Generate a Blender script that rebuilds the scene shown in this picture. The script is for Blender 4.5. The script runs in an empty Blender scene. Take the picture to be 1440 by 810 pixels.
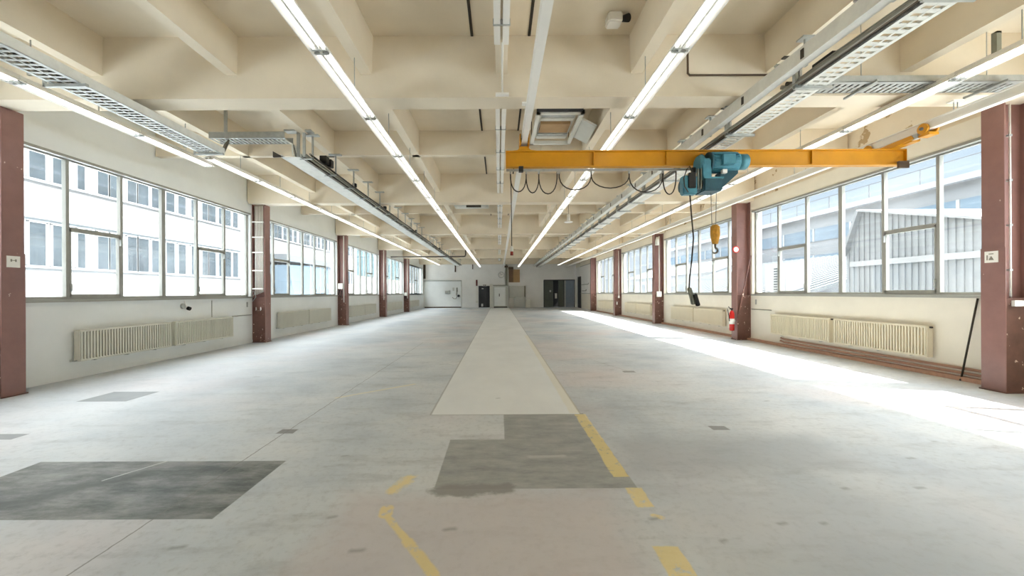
import bpy, math, random
from mathutils import Vector, Matrix
random.seed(7)
R = math.radians
sc = bpy.context.scene
COL = sc.collection

# ------------------------------------------------------------------ camera
cam_d = bpy.data.cameras.new('camera'); cam = bpy.data.objects.new('camera', cam_d); COL.objects.link(cam)
cam_d.sensor_width = 36; cam_d.lens = 563.5 / 1440 * 36
cam_d.shift_x = 0.0125; cam_d.shift_y = 0.0046
cam_d.clip_start = 0.05; cam_d.clip_end = 600
cam.matrix_world = Matrix.Translation((0, 0, 1.6)) @ Matrix.Rotation(R(90), 4, 'X') @ Matrix.Rotation(R(-0.29), 4, 'Z')
sc.camera = cam
# ------------------------------------------------------------------ exposure
sc.view_settings.view_transform = 'Standard'; sc.view_settings.look = 'None'
sc.view_settings.gamma = 1; sc.view_settings.use_curve_mapping = False
sc.view_settings.exposure = 1.98
sc.cycles.max_bounces = 14; sc.cycles.diffuse_bounces = 9; sc.cycles.glossy_bounces = 4
sc.cycles.transparent_max_bounces = 16; sc.cycles.transmission_bounces = 6
sc.cycles.caustics_reflective = False; sc.cycles.caustics_refractive = False
sc.cycles.sample_clamp_indirect = 8
sc.cycles.use_denoising = True
# ------------------------------------------------------------------ sky: hazy, blue low down, bright cloud overhead
SKY_LOW, SKY_HIGH = 0.265, 3.1
w = bpy.data.worlds.new('world'); sc.world = w; w.use_nodes = True
nt = w.node_tree; nt.nodes.clear()
out = nt.nodes.new('ShaderNodeOutputWorld'); bg = nt.nodes.new('ShaderNodeBackground')
tc = nt.nodes.new('ShaderNodeTexCoord'); sp = nt.nodes.new('ShaderNodeSeparateXYZ')
nz = nt.nodes.new('ShaderNodeTexNoise'); nz.inputs['Scale'].default_value = 2.2; nz.inputs['Detail'].default_value = 5
rc = nt.nodes.new('ShaderNodeValToRGB'); e = rc.color_ramp.elements
e[0].position = 0.0; e[0].color = (0.80, 0.90, 1.0, 1)
e[1].position = 1.0; e[1].color = (0.90, 0.94, 1.0, 1)
e.new(0.28).color = (0.62, 0.80, 1.0, 1); e.new(0.5).color = (0.92, 0.96, 1.0, 1)
mr = nt.nodes.new('ShaderNodeMapRange'); mr.interpolation_type = 'SMOOTHSTEP'
mr.inputs['From Min'].default_value = 0.24; mr.inputs['From Max'].default_value = 0.62
mr.inputs['To Min'].default_value = SKY_LOW; mr.inputs['To Max'].default_value = SKY_HIGH
ad = nt.nodes.new('ShaderNodeMath'); ad.operation = 'MULTIPLY_ADD'; ad.inputs[1].default_value = 0.12; ad.inputs[2].default_value = -0.06
ad2 = nt.nodes.new('ShaderNodeMath'); ad2.operation = 'ADD'
L = nt.links.new
L(tc.outputs['Generated'], sp.inputs[0]); L(tc.outputs['Generated'], nz.inputs['Vector'])
L(nz.outputs['Fac'], ad.inputs[0]); L(ad.outputs[0], ad2.inputs[0]); L(sp.outputs['Z'], ad2.inputs[1])
L(ad2.outputs[0], rc.inputs['Fac']); L(sp.outputs['Z'], mr.inputs['Value'])
L(rc.outputs['Color'], bg.inputs['Color']); L(mr.outputs[0], bg.inputs['Strength']); L(bg.outputs[0], out.inputs[0])
# ------------------------------------------------------------------ sun through the right-hand windows
SUN = 5.8
sd = bpy.data.lights.new('sun', 'SUN'); sd.energy = SUN; sd.angle = R(0.4); sd.color = (1.0, 0.97, 0.92)
sun = bpy.data.objects.new('sun', sd); COL.objects.link(sun); sun.location = (20, -5, 25)
sun.rotation_euler = Vector((-0.78, 0.17, -1.0)).to_track_quat('-Z', 'Y').to_euler()

# ------------------------------------------------------------------ materials
MATS = {}
def lin(c):
    return tuple(((v/255)/12.92 if v/255 <= .04045 else ((v/255+.055)/1.055)**2.4) for v in c) + (1,)
def mat(name, rgb, rough=0.6, metal=0.0, var=0.06, scale=3.0, spec=0.3, bump=0.0, chips=None, emit=0.0, stretch=None):
    m = bpy.data.materials.new(name); m.use_nodes = True; n = m.node_tree; N = n.nodes; K = n.links.new
    b = N['Principled BSDF']; b.inputs['Roughness'].default_value = rough; b.inputs['Metallic'].default_value = metal
    b.inputs['Specular IOR Level'].default_value = spec
    c = lin(rgb)
    t = N.new('ShaderNodeTexCoord'); g = N.new('ShaderNodeNewGeometry')
    src = g.outputs['Position']
    if stretch:
        mp = N.new('ShaderNodeMapping'); mp.inputs['Scale'].default_value = stretch; K(src, mp.inputs[0]); src = mp.outputs[0]
    z = N.new('ShaderNodeTexNoise'); z.inputs['Scale'].default_value = scale; z.inputs['Detail'].default_value = 6; z.inputs['Roughness'].default_value = .6
    K(src, z.inputs['Vector'])
    r = N.new('ShaderNodeValToRGB'); r.color_ramp.elements[0].position = .3; r.color_ramp.elements[1].position = .7
    r.color_ramp.elements[0].color = tuple(v*(1-var) for v in c[:3]) + (1,); r.color_ramp.elements[1].color = tuple(min(1, v*(1+var)) for v in c[:3]) + (1,)
    K(z.outputs['Fac'], r.inputs[0]); last = r.outputs[0]
    if chips:
        z2 = N.new('ShaderNodeTexNoise'); z2.inputs['Scale'].default_value = chips[1]; z2.inputs['Detail'].default_value = 3
        K(g.outputs['Position'], z2.inputs['Vector'])
        r2 = N.new('ShaderNodeValToRGB'); r2.color_ramp.elements[0].position = chips[2]; r2.color_ramp.elements[1].position = chips[2]+.02
        K(z2.outputs['Fac'], r2.inputs[0])
        mx = N.new('ShaderNodeMixRGB'); mx.inputs[2].default_value = lin(chips[0]); K(r2.outputs[0], mx.inputs[0]); K(last, mx.inputs[1]); last = mx.outputs[0]
    K(last, b.inputs['Base Color'])
    if bump:
        bp = N.new('ShaderNodeBump'); bp.inputs['Strength'].default_value = bump; bp.inputs['Distance'].default_value = .01
        z3 = N.new('ShaderNodeTexNoise'); z3.inputs['Scale'].default_value = 40; K(g.outputs['Position'], z3.inputs['Vector'])
        K(z3.outputs['Fac'], bp.inputs['Height']); K(bp.outputs[0], b.inputs['Normal'])
    if emit:
        b.inputs['Emission Color'].default_value = (1, .985, .965, 1); b.inputs['Emission Strength'].default_value = emit
    MATS[name] = m
    return m
CEIL = mat('ceiling_paint', (226, 214, 193), .85, var=.05, scale=1.2, bump=.1)
WALLL = mat('wall_paint_white', (233, 235, 233), .8, var=.03, scale=1.5, bump=.08)
WALLR = mat('wall_paint_cream', (236, 230, 215), .8, var=.04, scale=1.5, bump=.08)
EDGE = mat('edge_beam_paint', (229, 217, 196), .85, var=.05, scale=2, chips=((182, 158, 122), 3.2, .63))
WALLF = mat('far_wall_paint', (238, 236, 232), .8, var=.05, scale=.8)
BROWN = mat('column_paint', (140, 103, 95), .32, var=.10, scale=4, spec=.5, chips=((214, 190, 178), 9.0, .74))
BROWN2 = mat('column_paint_worn', (108, 74, 64), .42, var=.18, scale=7, spec=.5, chips=((222, 200, 186), 11.0, .66))
FRAME = mat('window_frame_metal', (158, 157, 150), .45, .2, var=.05)
SILL = mat('sill_grey', (160, 160, 152), .5, var=.05)
RAD = mat('radiator_enamel', (218, 216, 204), .4, var=.03)
RADR = mat('radiator_enamel_cream', (230, 221, 198), .4, var=.03)
WHITE = mat('white_enamel', (236, 233, 226), .35, var=.02)
OFFW = mat('off_white_plastic', (222, 220, 210), .5, var=.03)
TUBE = mat('fluorescent_tube', (245, 243, 236), .3, var=.01, emit=.8)  # glow added to even out the room light; the real fittings are off
GALV = mat('galvanised_steel', (176, 178, 174), .42, .35, var=.14, scale=9)
GALVL = mat('pale_tray_steel', (224, 224, 218), .5, .05, var=.08, scale=7)
DARK = mat('dark_cable', (66, 60, 52), .6, var=.2)
BLACK = mat('black_plastic', (34, 33, 32), .5, var=.1)
GCAB = mat('grey_cable', (140, 136, 124), .6, var=.15)
YEL = mat('crane_yellow', (200, 138, 8), .42, var=.08, scale=4, spec=.5)
TEAL = mat('hoist_teal', (72, 134, 150), .42, .1, var=.15, scale=12, spec=.5)
TEALD = mat('hoist_dark_teal', (48, 82, 92), .5, .1, var=.2, scale=12)
HOOKY = mat('hook_block_yellow', (206, 150, 56), .5, var=.25, scale=14)
STEEL = mat('bare_steel', (120, 118, 112), .35, .8, var=.15, scale=14)
REDM = mat('extinguisher_red', (198, 40, 34), .35, var=.05)
RUST = mat('pipe_pink_paint', (186, 146, 124), .6, var=.12, scale=12)
BRPIPE = mat('brown_pipe', (92, 76, 60), .55, var=.12)
TAN = mat('tan_board', (176, 144, 104), .7, var=.08)
BROWNB = mat('brown_board', (120, 96, 76), .7, var=.08)
DOORD = mat('door_dark', (52, 52, 54), .5, var=.08)
DOORG = mat('door_grey_green', (96, 100, 92), .5, var=.08)
DOORB = mat('door_blue_grey', (134, 146, 160), .4, var=.08)
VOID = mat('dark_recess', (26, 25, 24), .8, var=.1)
DUCTG = mat('duct_grey_green', (132, 132, 118), .5, var=.08)
LGREY = mat('light_grey_panel', (200, 200, 192), .5, var=.05)
BOUNCEG = mat('outside_ground', (216, 221, 224), .9, var=.1)  # unseen ground, made this pale to bounce daylight up to the ceiling
FAC = mat('white_render_facade', (114, 114, 114), .9, var=.03, scale=.6)
FACB = mat('facade_window_band', (124, 128, 130), .8, var=.03)
EXFR = mat('exterior_frame', (132, 134, 136), .6, var=.02)
EXGL = mat('exterior_glass', (50, 57, 62), .12, .0, var=.3, scale=.7, spec=.5)
EXBL = mat('exterior_blue_glass', (84, 100, 112), .1, .0, var=.2, scale=.3, spec=.8)
CORR = mat('corrugated_sheet', (88, 92, 95), .5, .1, var=.06, scale=1)
CORRW = mat('white_roof_sheet', (108, 110, 112), .5, .1, var=.05, scale=1)
TEALB = mat('exterior_teal_glass', (70, 90, 94), .15, .0, var=.15, scale=.5, spec=.7)

def glass():
    m = bpy.data.materials.new('window_glass'); m.use_nodes = True; n = m.node_tree; N = n.nodes; K = n.links.new; N.clear()
    o = N.new('ShaderNodeOutputMaterial'); tr = N.new('ShaderNodeBsdfTransparent'); gl = N.new('ShaderNodeBsdfGlossy')
    df = N.new('ShaderNodeBsdfTranslucent'); d2 = N.new('ShaderNodeBsdfDiffuse'); ds = N.new('ShaderNodeMixShader')
    tr.inputs[0].default_value = (.97, .985, .98, 1); gl.inputs['Roughness'].default_value = .02
    df.inputs[0].default_value = (.9, .93, .95, 1); d2.inputs[0].default_value = (.85, .87, .88, 1)
    K(df.outputs[0], ds.inputs[1]); K(d2.outputs[0], ds.inputs[2])
    lw = N.new('ShaderNodeLayerWeight'); lw.inputs[0].default_value = .5
    pw = N.new('ShaderNodeMath'); pw.operation = 'POWER'; pw.inputs[1].default_value = 5; K(lw.outputs['Facing'], pw.inputs[0])
    fr = N.new('ShaderNodeMath'); fr.operation = 'MULTIPLY_ADD'; fr.inputs[1].default_value = .5; fr.inputs[2].default_value = .03; K(pw.outputs[0], fr.inputs[0])
    a = N.new('ShaderNodeMixShader'); b = N.new('ShaderNodeMixShader')
    g = N.new('ShaderNodeNewGeometry'); z = N.new('ShaderNodeTexNoise'); z.inputs['Scale'].default_value = .9; z.inputs['Detail'].default_value = 6
    K(g.outputs['Position'], z.inputs['Vector']); r = N.new('ShaderNodeMapRange')
    r.inputs['From Min'].default_value = .35; r.inputs['From Max'].default_value = .7; r.inputs['To Min'].default_value = .01; r.inputs['To Max'].default_value = .04
    K(z.outputs['Fac'], r.inputs[0]); K(r.outputs[0], a.inputs[0]); K(tr.outputs[0], a.inputs[1]); K(ds.outputs[0], a.inputs[2])
    K(fr.outputs[0], b.inputs[0]); K(a.outputs[0], b.inputs[1]); K(gl.outputs[0], b.inputs[2]); K(b.outputs[0], o.inputs[0])
    return m
GLASS = glass()

def floor_mat():
    m = bpy.data.materials.new('worn_concrete_floor'); m.use_nodes = True; n = m.node_tree; N = n.nodes; K = n.links.new
    b = N['Principled BSDF']; g = N.new('ShaderNodeNewGeometry')
    def math_(op, a, c=None, d=None, clamp=False):
        q = N.new('ShaderNodeMath'); q.operation = op; q.use_clamp = clamp
        for i, v in enumerate((a, c, d)):
            if v is None: continue
            if isinstance(v, (int, float)): q.inputs[i].default_value = v
            else: K(v, q.inputs[i])
        return q.outputs[0]
    def noise(scale, detail=5, rough=.6, vec=None, stretch=None):
        z = N.new('ShaderNodeTexNoise'); z.inputs['Scale'].default_value = scale; z.inputs['Detail'].default_value = detail; z.inputs['Roughness'].default_value = rough
        s = g.outputs['Position']
        if stretch:
            mp = N.new('ShaderNodeMapping'); mp.inputs['Scale'].default_value = stretch[0]; mp.inputs['Location'].default_value = stretch[1]; K(s, mp.inputs[0]); s = mp.outputs[0]
        K(s, z.inputs['Vector']); return z
    wob = noise(3.5, 6, .65); sub = N.new('ShaderNodeVectorMath'); sub.operation = 'SUBTRACT'; sub.inputs[1].default_value = (.5, .5, .5)
    K(wob.outputs['Color'], sub.inputs[0])
    def coords(amount):
        s2 = N.new('ShaderNodeVectorMath'); s2.operation = 'MULTIPLY_ADD'; s2.inputs[1].default_value = (amount,)*3
        K(sub.outputs[0], s2.inputs[0]); K(g.outputs['Position'], s2.inputs[2])
        x = N.new('ShaderNodeSeparateXYZ'); K(s2.outputs[0], x.inputs[0]); return x.outputs[0], x.outputs[1]
    C0 = coords(.01); C1 = coords(.05); C2 = coords(.35)
    def rect(x0, y0, x1, y1, c=C0, soft=.01):
        X, Y = c
        dx = math_('SUBTRACT', math_('ABSOLUTE', math_('SUBTRACT', X, (x0+x1)/2)), (x1-x0)/2)
        dy = math_('SUBTRACT', math_('ABSOLUTE', math_('SUBTRACT', Y, (y0+y1)/2)), (y1-y0)/2)
        d = math_('MAXIMUM', dx, dy)
        return math_('MULTIPLY_ADD', d, -1/soft, .5, clamp=True)
    def seg(x0, y0, x1, y1, wd, c=C1, soft=.015):
        X, Y = c; ex, ey = x1-x0, y1-y0; L2 = ex*ex+ey*ey
        px = math_('SUBTRACT', X, x0); py = math_('SUBTRACT', Y, y0)
        t = math_('ADD', math_('MULTIPLY', px, ex/L2), math_('MULTIPLY', py, ey/L2), clamp=True)
        qx = math_('SUBTRACT', px, math_('MULTIPLY', t, ex)); qy = math_('SUBTRACT', py, math_('MULTIPLY', t, ey))
        d = math_('SUBTRACT', math_('SQRT', math_('ADD', math_('MULTIPLY', qx, qx), math_('MULTIPLY', qy, qy))), wd/2)
        return math_('MULTIPLY_ADD', d, -1/soft, .5, clamp=True)
    def union(*a):
        r = a[0]
        for q in a[1:]: r = math_('MAXIMUM', r, q)
        return r
    def mix(base, fac, col, amt=1.0):
        q = N.new('ShaderNodeMixRGB')
        if amt != 1.0: fac = math_('MULTIPLY', fac, amt)
        K(fac, q.inputs[0]) if not isinstance(fac, (int, float)) else None
        K(base, q.inputs[1])
        if isinstance(col, tuple): q.inputs[2].default_value = lin(col)
        else: K(col, q.inputs[2])
        return q.outputs[0]
    def ramp(fac, stops):
        r = N.new('ShaderNodeValToRGB'); el = r.color_ramp.elements
        el[0].position, el[0].color = stops[0][0], lin(stops[0][1]); el[1].position, el[1].color = stops[-1][0], lin(stops[-1][1])
        for p, c in stops[1:-1]: el.new(p).color = lin(c)
        K(fac, r.inputs[0]); return r.outputs[0]
    def thr(fac, lo, hi):
        r = N.new('ShaderNodeMapRange'); r.inputs['From Min'].default_value = lo; r.inputs['From Max'].default_value = hi
        K(fac, r.inputs[0]); return r.outputs[0]
    base = ramp(noise(.55, 8, .62, stretch=((1.0, 1.0, 1), (3, 1, 0))).outputs['Fac'], [(.30, (174, 180, 186)), (.45, (195, 200, 203)), (.58, (207, 209, 209)), (.72, (216, 217, 216))])
    base = mix(base, thr(noise(.28, 4, .5, stretch=((1, 1, 1), (11, 4, 0))).outputs['Fac'], .5, .68), (208, 193, 190), .6)
    base = mix(base, thr(noise(.35, 4, .5, stretch=((1, .7, 1), (-7, 9, 0))).outputs['Fac'], .52, .7), (160, 169, 178), .7)
    base = mix(base, thr(noise(2.2, 8, .7, stretch=((.5, 1.6, 1), (0, 0, 0))).outputs['Fac'], .52, .75), (138, 138, 136), .55)
    base = mix(base, thr(noise(14, 4, .7).outputs['Fac'], .5, .8), (128, 126, 122), .4)
    # window reflection painted bluish into the left floor; scuffed areas on the right
    base = mix(base, rect(-8.2, 4.6, -3.6, 44, C2, 2.2), (172, 180, 186), .35)
    base = mix(base, rect(1.15, 3.55, 3.4, 4.45, C2, .35), (158, 162, 166), .55)
    base = mix(base, rect(1.2, 2.45, 9, 3.3, C2, .5), (190, 194, 198), .4)
    base = mix(base, rect(1.2, 1.2, 9, 2.42, C2, .3), (184, 188, 190), .45)
    base = mix(base, rect(-1.2, 1.0, .85, 3.2, C2, .3), (202, 190, 187), .6)
    # grey repaired patch in the middle
    mid = union(rect(-.54, 3.27, 1.12, 4.37), rect(.05, 4.3, 1.1, 5.3))
    tex = ramp(noise(5, 8, .7, stretch=((.6, 1.3, 1), (0, 0, 0))).outputs['Fac'], [(.3, (134, 136, 134)), (.5, (156, 157, 154)), (.7, (176, 174, 170))])
    base = mix(base, mid, tex)
    base = mix(base, seg(-.45, 3.28, .0, 3.27, .2, C2, .06), (138, 135, 130), .9)
    base = mix(base, seg(.3, 3.9, .62, 3.92, .06, C1, .03), (186, 186, 182), .8)
    # dark oily patch on the left
    dk = ramp(noise(1.9, 9, .75, stretch=((.8, 2.0, 1), (5, 2, 0))).outputs['Fac'], [(.36, (64, 66, 64)), (.47, (104, 106, 102)), (.58, (134, 135, 130)), (.72, (160, 158, 150))])
    base = mix(base, rect(-4.4, 2.85, -2.05, 3.84), dk)
    base = mix(base, seg(-3.95, 2.95, -3.2, 3.55, .16, C2, .12), (72, 73, 70), .8)
    base = mix(base, seg(-2.95, 3.62, -2.5, 3.66, .09, C2, .08), (58, 59, 57), .8)
    base = mix(base, seg(-3.42, 3.45, -3.2, 3.84, .018, C1, .01), (200, 200, 194), .8)
    # long pale coated strip
    st = ramp(noise(1.2, 6, .6, stretch=((1, .5, 1), (2, 2, 0))).outputs['Fac'], [(.3, (222, 223, 221)), (.7, (233, 234, 232))])
    sx, sy = C0
    base = mix(base, rect(-.92, 5.25, 1.07, 44, C0, .02), (150, 148, 142), .8)
    base = mix(base, rect(-.90, 5.27, 1.05, 44, C0, .02), st)
    base = mix(base, rect(.93, 5.3, 1.07, 15, C1, .03), (222, 210, 176), .35)
    # worn yellow lane markings
    wear = thr(noise(9, 6, .7).outputs['Fac'], .66, .56)
    yl = union(rect(.98, 3.47, 1.12, 5.26, C1), rect(1.02, 2.98, 1.15, 3.27, C1), seg(1.1, 2.87, 1.14, 2.84, .05), rect(.95, 1.2, 1.11, 2.52, C1))
    yr = union(seg(-.84, 3.22, -.80, 3.47, .09, C2, .05), seg(-.84, 2.98, -.83, 2.90, .10, C1), seg(-.80, 2.86, -.6, 2.58, .05, C1), seg(-.6, 2.58, -.38, 2.28, .07, C1), seg(-.38, 2.28, -.3, 1.6, .07, C1))
    base = mix(base, math_('MULTIPLY', union(yl, yr), wear), (234, 210, 132), .72)
    base = mix(base, seg(-2.5, 6.15, -1.5, 7.05, .06, C1, .04), (226, 214, 178), .7)
    # joints, cracks, small plates and stains
    jn = union(rect(-2.478, -8, -2.466, 13, C1, .006), seg(2.2, 9.4, 2.6, 8.1, .012, C1, .006))
    base = mix(base, jn, (112, 108, 102), .75)
    for (x, y, a, c_) in ((-2.47, 4.66, .1, (120, 116, 110)), (2.57, 4.70, .1, (128, 126, 122)), (2.60, 8.05, .12, (120, 118, 112))):
        base = mix(base, rect(x-a, y-a*.7, x+a, y+a*.7, C1), c_, .85)
    base = mix(base, rect(-6.35, 6.0, -5.6, 6.6, C0), (122, 126, 126), .9)
    base = mix(base, rect(-6.3, 4.44, -5.42, 4.62, C0), (128, 130, 130), .9)
    for (px, py, s) in ((247, 771, .05), (500, 775, .05), (631, 745, .05), (1101, 737, .035), (1157, 736, .02), (1187, 687, .03), (1292, 686, .05), (919, 730, .03), (1017, 762, .02), (1078, 564, .04), (1314, 621, .03), (484, 641, .03), (464, 728, .03), (1281, 645, .05), (700, 560, .03), (360, 530, .08), (860, 520, .05)):
        vy = 411.6 - .005*(px-702); d = 901.6/(py-vy); x = (px-702)*d/563.5
        base = mix(base, seg(x-s*.6, d, x+s*.6, d+.01, s*.35, C1, .05), (92, 88, 84), .7)
    K(base, b.inputs['Base Color'])
    rr = thr(noise(1.3, 6, .6).outputs['Fac'], .2, .8)
    rm = N.new('ShaderNodeMapRange'); rm.inputs['To Min'].default_value = .34; rm.inputs['To Max'].default_value = .62; K(rr, rm.inputs[0]); K(rm.outputs[0], b.inputs['Roughness'])
    b.inputs['Specular IOR Level'].default_value = .35
    bp = N.new('ShaderNodeBump'); bp.inputs['Strength'].default_value = .12; bp.inputs['Distance'].default_value = .004
    K(noise(22, 6, .7).outputs['Fac'], bp.inputs['Height']); K(bp.outputs[0], b.inputs['Normal'])
    return m
FLOOR = floor_mat()

# ------------------------------------------------------------------ mesh helpers
ORG = {}
class MB:
    def __init__(s): s.v = []; s.f = []; s.sm = []
    def box(s, x0, x1, y0, y1, z0, z1, M=None):
        b = len(s.v)
        P = [(x, y, z) for z in (z0, z1) for (x, y) in ((x0, y0), (x1, y0), (x1, y1), (x0, y1))]
        if M is not None: P = [tuple(M @ Vector(p)) for p in P]
        s.v += P
        for q in ((0, 3, 2, 1), (4, 5, 6, 7), (0, 1, 5, 4), (1, 2, 6, 5), (2, 3, 7, 6), (3, 0, 4, 7)):
            s.f.append(tuple(b+i for i in q)); s.sm.append(False)
        return s
    def tube(s, pts, r, n=8, cap=True):
        pts = [Vector(p) for p in pts]; rs = r if isinstance(r, (list, tuple)) else [r]*len(pts)
        rings = []; up = None
        for i, p in enumerate(pts):
            t = (pts[min(i+1, len(pts)-1)] - pts[max(i-1, 0)]).normalized()
            if up is None: up = Vector((0, 0, 1)) if abs(t.z) < .9 else Vector((1, 0, 0))
            a = t.cross(up).normalized(); up = a.cross(t).normalized()
            b = len(s.v)
            for k in range(n):
                an = 2*math.pi*k/n
                s.v.append(tuple(p + (a*math.cos(an) + up*math.sin(an))*rs[i]))
            rings.append(b)
        for i in range(len(rings)-1):
            for k in range(n):
                s.f.append((rings[i]+k, rings[i+1]+k, rings[i+1]+(k+1) % n, rings[i]+(k+1) % n)); s.sm.append(True)
        if cap:
            s.f.append(tuple(rings[0]+k for k in range(n))); s.f.append(tuple(rings[-1]+k for k in reversed(range(n)))); s.sm += [False]*2
        return s
    def prism(s, poly, lo, hi, axis='x', M=None):      # poly in the two other axes, in order
        b = len(s.v); n = len(poly)
        for h in (lo, hi):
            for (a, c) in poly:
                p = (h, a, c) if axis == 'x' else (a, h, c) if axis == 'y' else (a, c, h)
                s.v.append(tuple(M @ Vector(p)) if M is not None else p)
        s.f.append(tuple(b+i for i in range(n))); s.f.append(tuple(b+n+i for i in reversed(range(n))))
        for i in range(n): s.f.append((b+i, b+n+i, b+n+(i+1) % n, b+(i+1) % n))
        s.sm += [False]*(n+2)
        return s
    def build(s, name, m, parent=None, bevel=0.0):
        me = bpy.data.meshes.new(name); org = ORG.get(parent.name, Vector()) if parent else Vector()
        me.from_pydata([tuple(Vector(p)-org) for p in s.v], [], s.f); me.update()
        import bmesh
        bm = bmesh.new(); bm.from_mesh(me); bmesh.ops.recalc_face_normals(bm, faces=bm.faces)
        if bevel: bmesh.ops.bevel(bm, geom=list(bm.edges), offset=bevel, segments=2, affect='EDGES', clamp_overlap=True)
        bm.to_mesh(me); bm.free()
        if len(me.polygons) == len(s.sm):
            for p, q in zip(me.polygons, s.sm): p.use_smooth = q
        me.materials.append(m)
        o = bpy.data.objects.new(name, me); COL.objects.link(o)
        if parent: o.parent = parent; ORG[o.name] = org
        return o
def tag(o, label=None, cat=None, group=None, kind=None):
    if label: o['label'] = label
    if cat: o['category'] = cat
    if group: o['group'] = group
    if kind: o['kind'] = kind
    return o
def thing(name, label, cat, loc, group=None):
    o = bpy.data.objects.new(name, None); COL.objects.link(o); o.location = loc; o.empty_display_size = .1
    ORG[o.name] = Vector(loc); return tag(o, label, cat, group)
def struct(name, loc=(0, 0, 0)):
    o = bpy.data.objects.new(name, None); COL.objects.link(o); o.location = loc; o.empty_display_size = .1; ORG[o.name] = Vector(loc)
    o['kind'] = 'structure'; return o
KIDS = {}
def dup(o, loc, label=None, group=None, rotz=None):
    kids = KIDS.get(o.name)
    if kids is None:
        kids = KIDS[o.name] = [(c, list(c.children)) for c in o.children]
    r = o.copy(); COL.objects.link(r); r.location = loc
    if rotz is not None: r.rotation_euler = (0, 0, rotz)
    if label: r['label'] = label
    if group: r['group'] = group
    for c, gs in kids:
        d = c.copy(); COL.objects.link(d); d.parent = r
        for g in gs:
            h = g.copy(); COL.objects.link(h); h.parent = d
    return r
def P(px, py, d):                                      # a point at depth d seen at a photo pixel (for measured positions)
    return Vector(((px-702)*d/563.5, d, 1.6 + (411.6-.005*(px-702)-py)*d/563.5))

XL, XR = -8.15, 8.30           # inner faces of the long walls
CL, CR = -7.72, 7.85           # aisle faces of the columns
YF, YB = 43.3, -8.2            # far and back wall
SLAB, BEAM, RIB = 5.47, 4.54, 4.89
SILLZ, HEADZ = 1.51, 4.22
BAY = 7.0
colY = [6.22 + BAY*k for k in range(-2, 5)]            # near faces of the columns (k=-2.. -> y -7.8..34.2)

# ================================================================== floor and ceiling
fl = MB().box(XL-.3, XR+.3, YB-.3, YF+.3, -.25, 0).build('floor', FLOOR); tag(fl, kind='structure')
ceil = MB().box(XL-.35, XR+.35, YB-.35, YF+.35, SLAB, SLAB+.25).build('ceiling', CEIL); tag(ceil, kind='structure')
for k in range(-2, 6):
    y = 6.03 + BAY*k
    MB().box(XL-.02, XR+.02, y, y+.38, BEAM, SLAB+.02).build('cross_beam', CEIL, ceil)
    y1 = min(y+BAY, YF)
    if k < 5: MB().box(XL-.02, XR+.02, y+3.52, y+3.66, RIB, SLAB+.02).build('secondary_beam', CEIL, ceil)
    for j in range(-3, 4):
        xc = .05 + 2.03*j
        MB().prism([(xc-.085, RIB), (xc+.085, RIB), (xc+.10, SLAB+.02), (xc-.10, SLAB+.02)], y+.37, y1+.01, 'y').build('rib', CEIL, ceil)
for k in range(-1, 6):                                  # dark slots in the slab either side of the middle rib
    y = 6.41 + BAY*k
    for x in (-.39, .47):
        MB().box(x-.02, x+.02, y, min(y+6.62, YF), SLAB-.012, SLAB+.01).build('joint_strip', DARK, ceil)

# ================================================================== long walls with window openings
def long_wall(name, side, m):
    xi = XL if side < 0 else XR; xo = xi + side*.32; a, b = min(xi, xo), max(xi, xo)
    s = struct(name)
    wb = MB()
    wb.box(a, b, YB, YF, 0, SILLZ)
    wb.build('lower_wall', m, s)
    MB().box(a, b, YB, YF, HEADZ, BEAM+.06).build('lintel', m, s)
    MB().box(a-(.0 if side < 0 else -.06), b-(.06 if side < 0 else 0), YB, YF, BEAM+.06, SLAB).build('edge_beam', EDGE if side > 0 else m, s)
    for k in range(-2, 6):
        y0 = 6.14 + BAY*k; y1 = 6.56 + BAY*k
        if k == 5:
            if side < 0: y0, y1 = 42.55, YF
            else: continue
        MB().box(a, b, max(y0, YB), y1, SILLZ, HEADZ).build('pier', m, s)
    if side > 0: MB().box(a, b, 34.5, YF, SILLZ, HEADZ).build('pier', WALLF, s)
    return s
wall_left = long_wall('wall_left', -1, WALLL)
wall_right = long_wall('wall_right', 1, WALLR)
MB().box(XL, XL+.012, 6.56, YF-.01, 0, .09).build('baseboard_left', WALLL)['kind'] = 'structure'
MB().box(XR-.012, XR, 6.56, YF-.01, 0, .09).build('baseboard_right', WALLR)['kind'] = 'structure'

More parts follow.
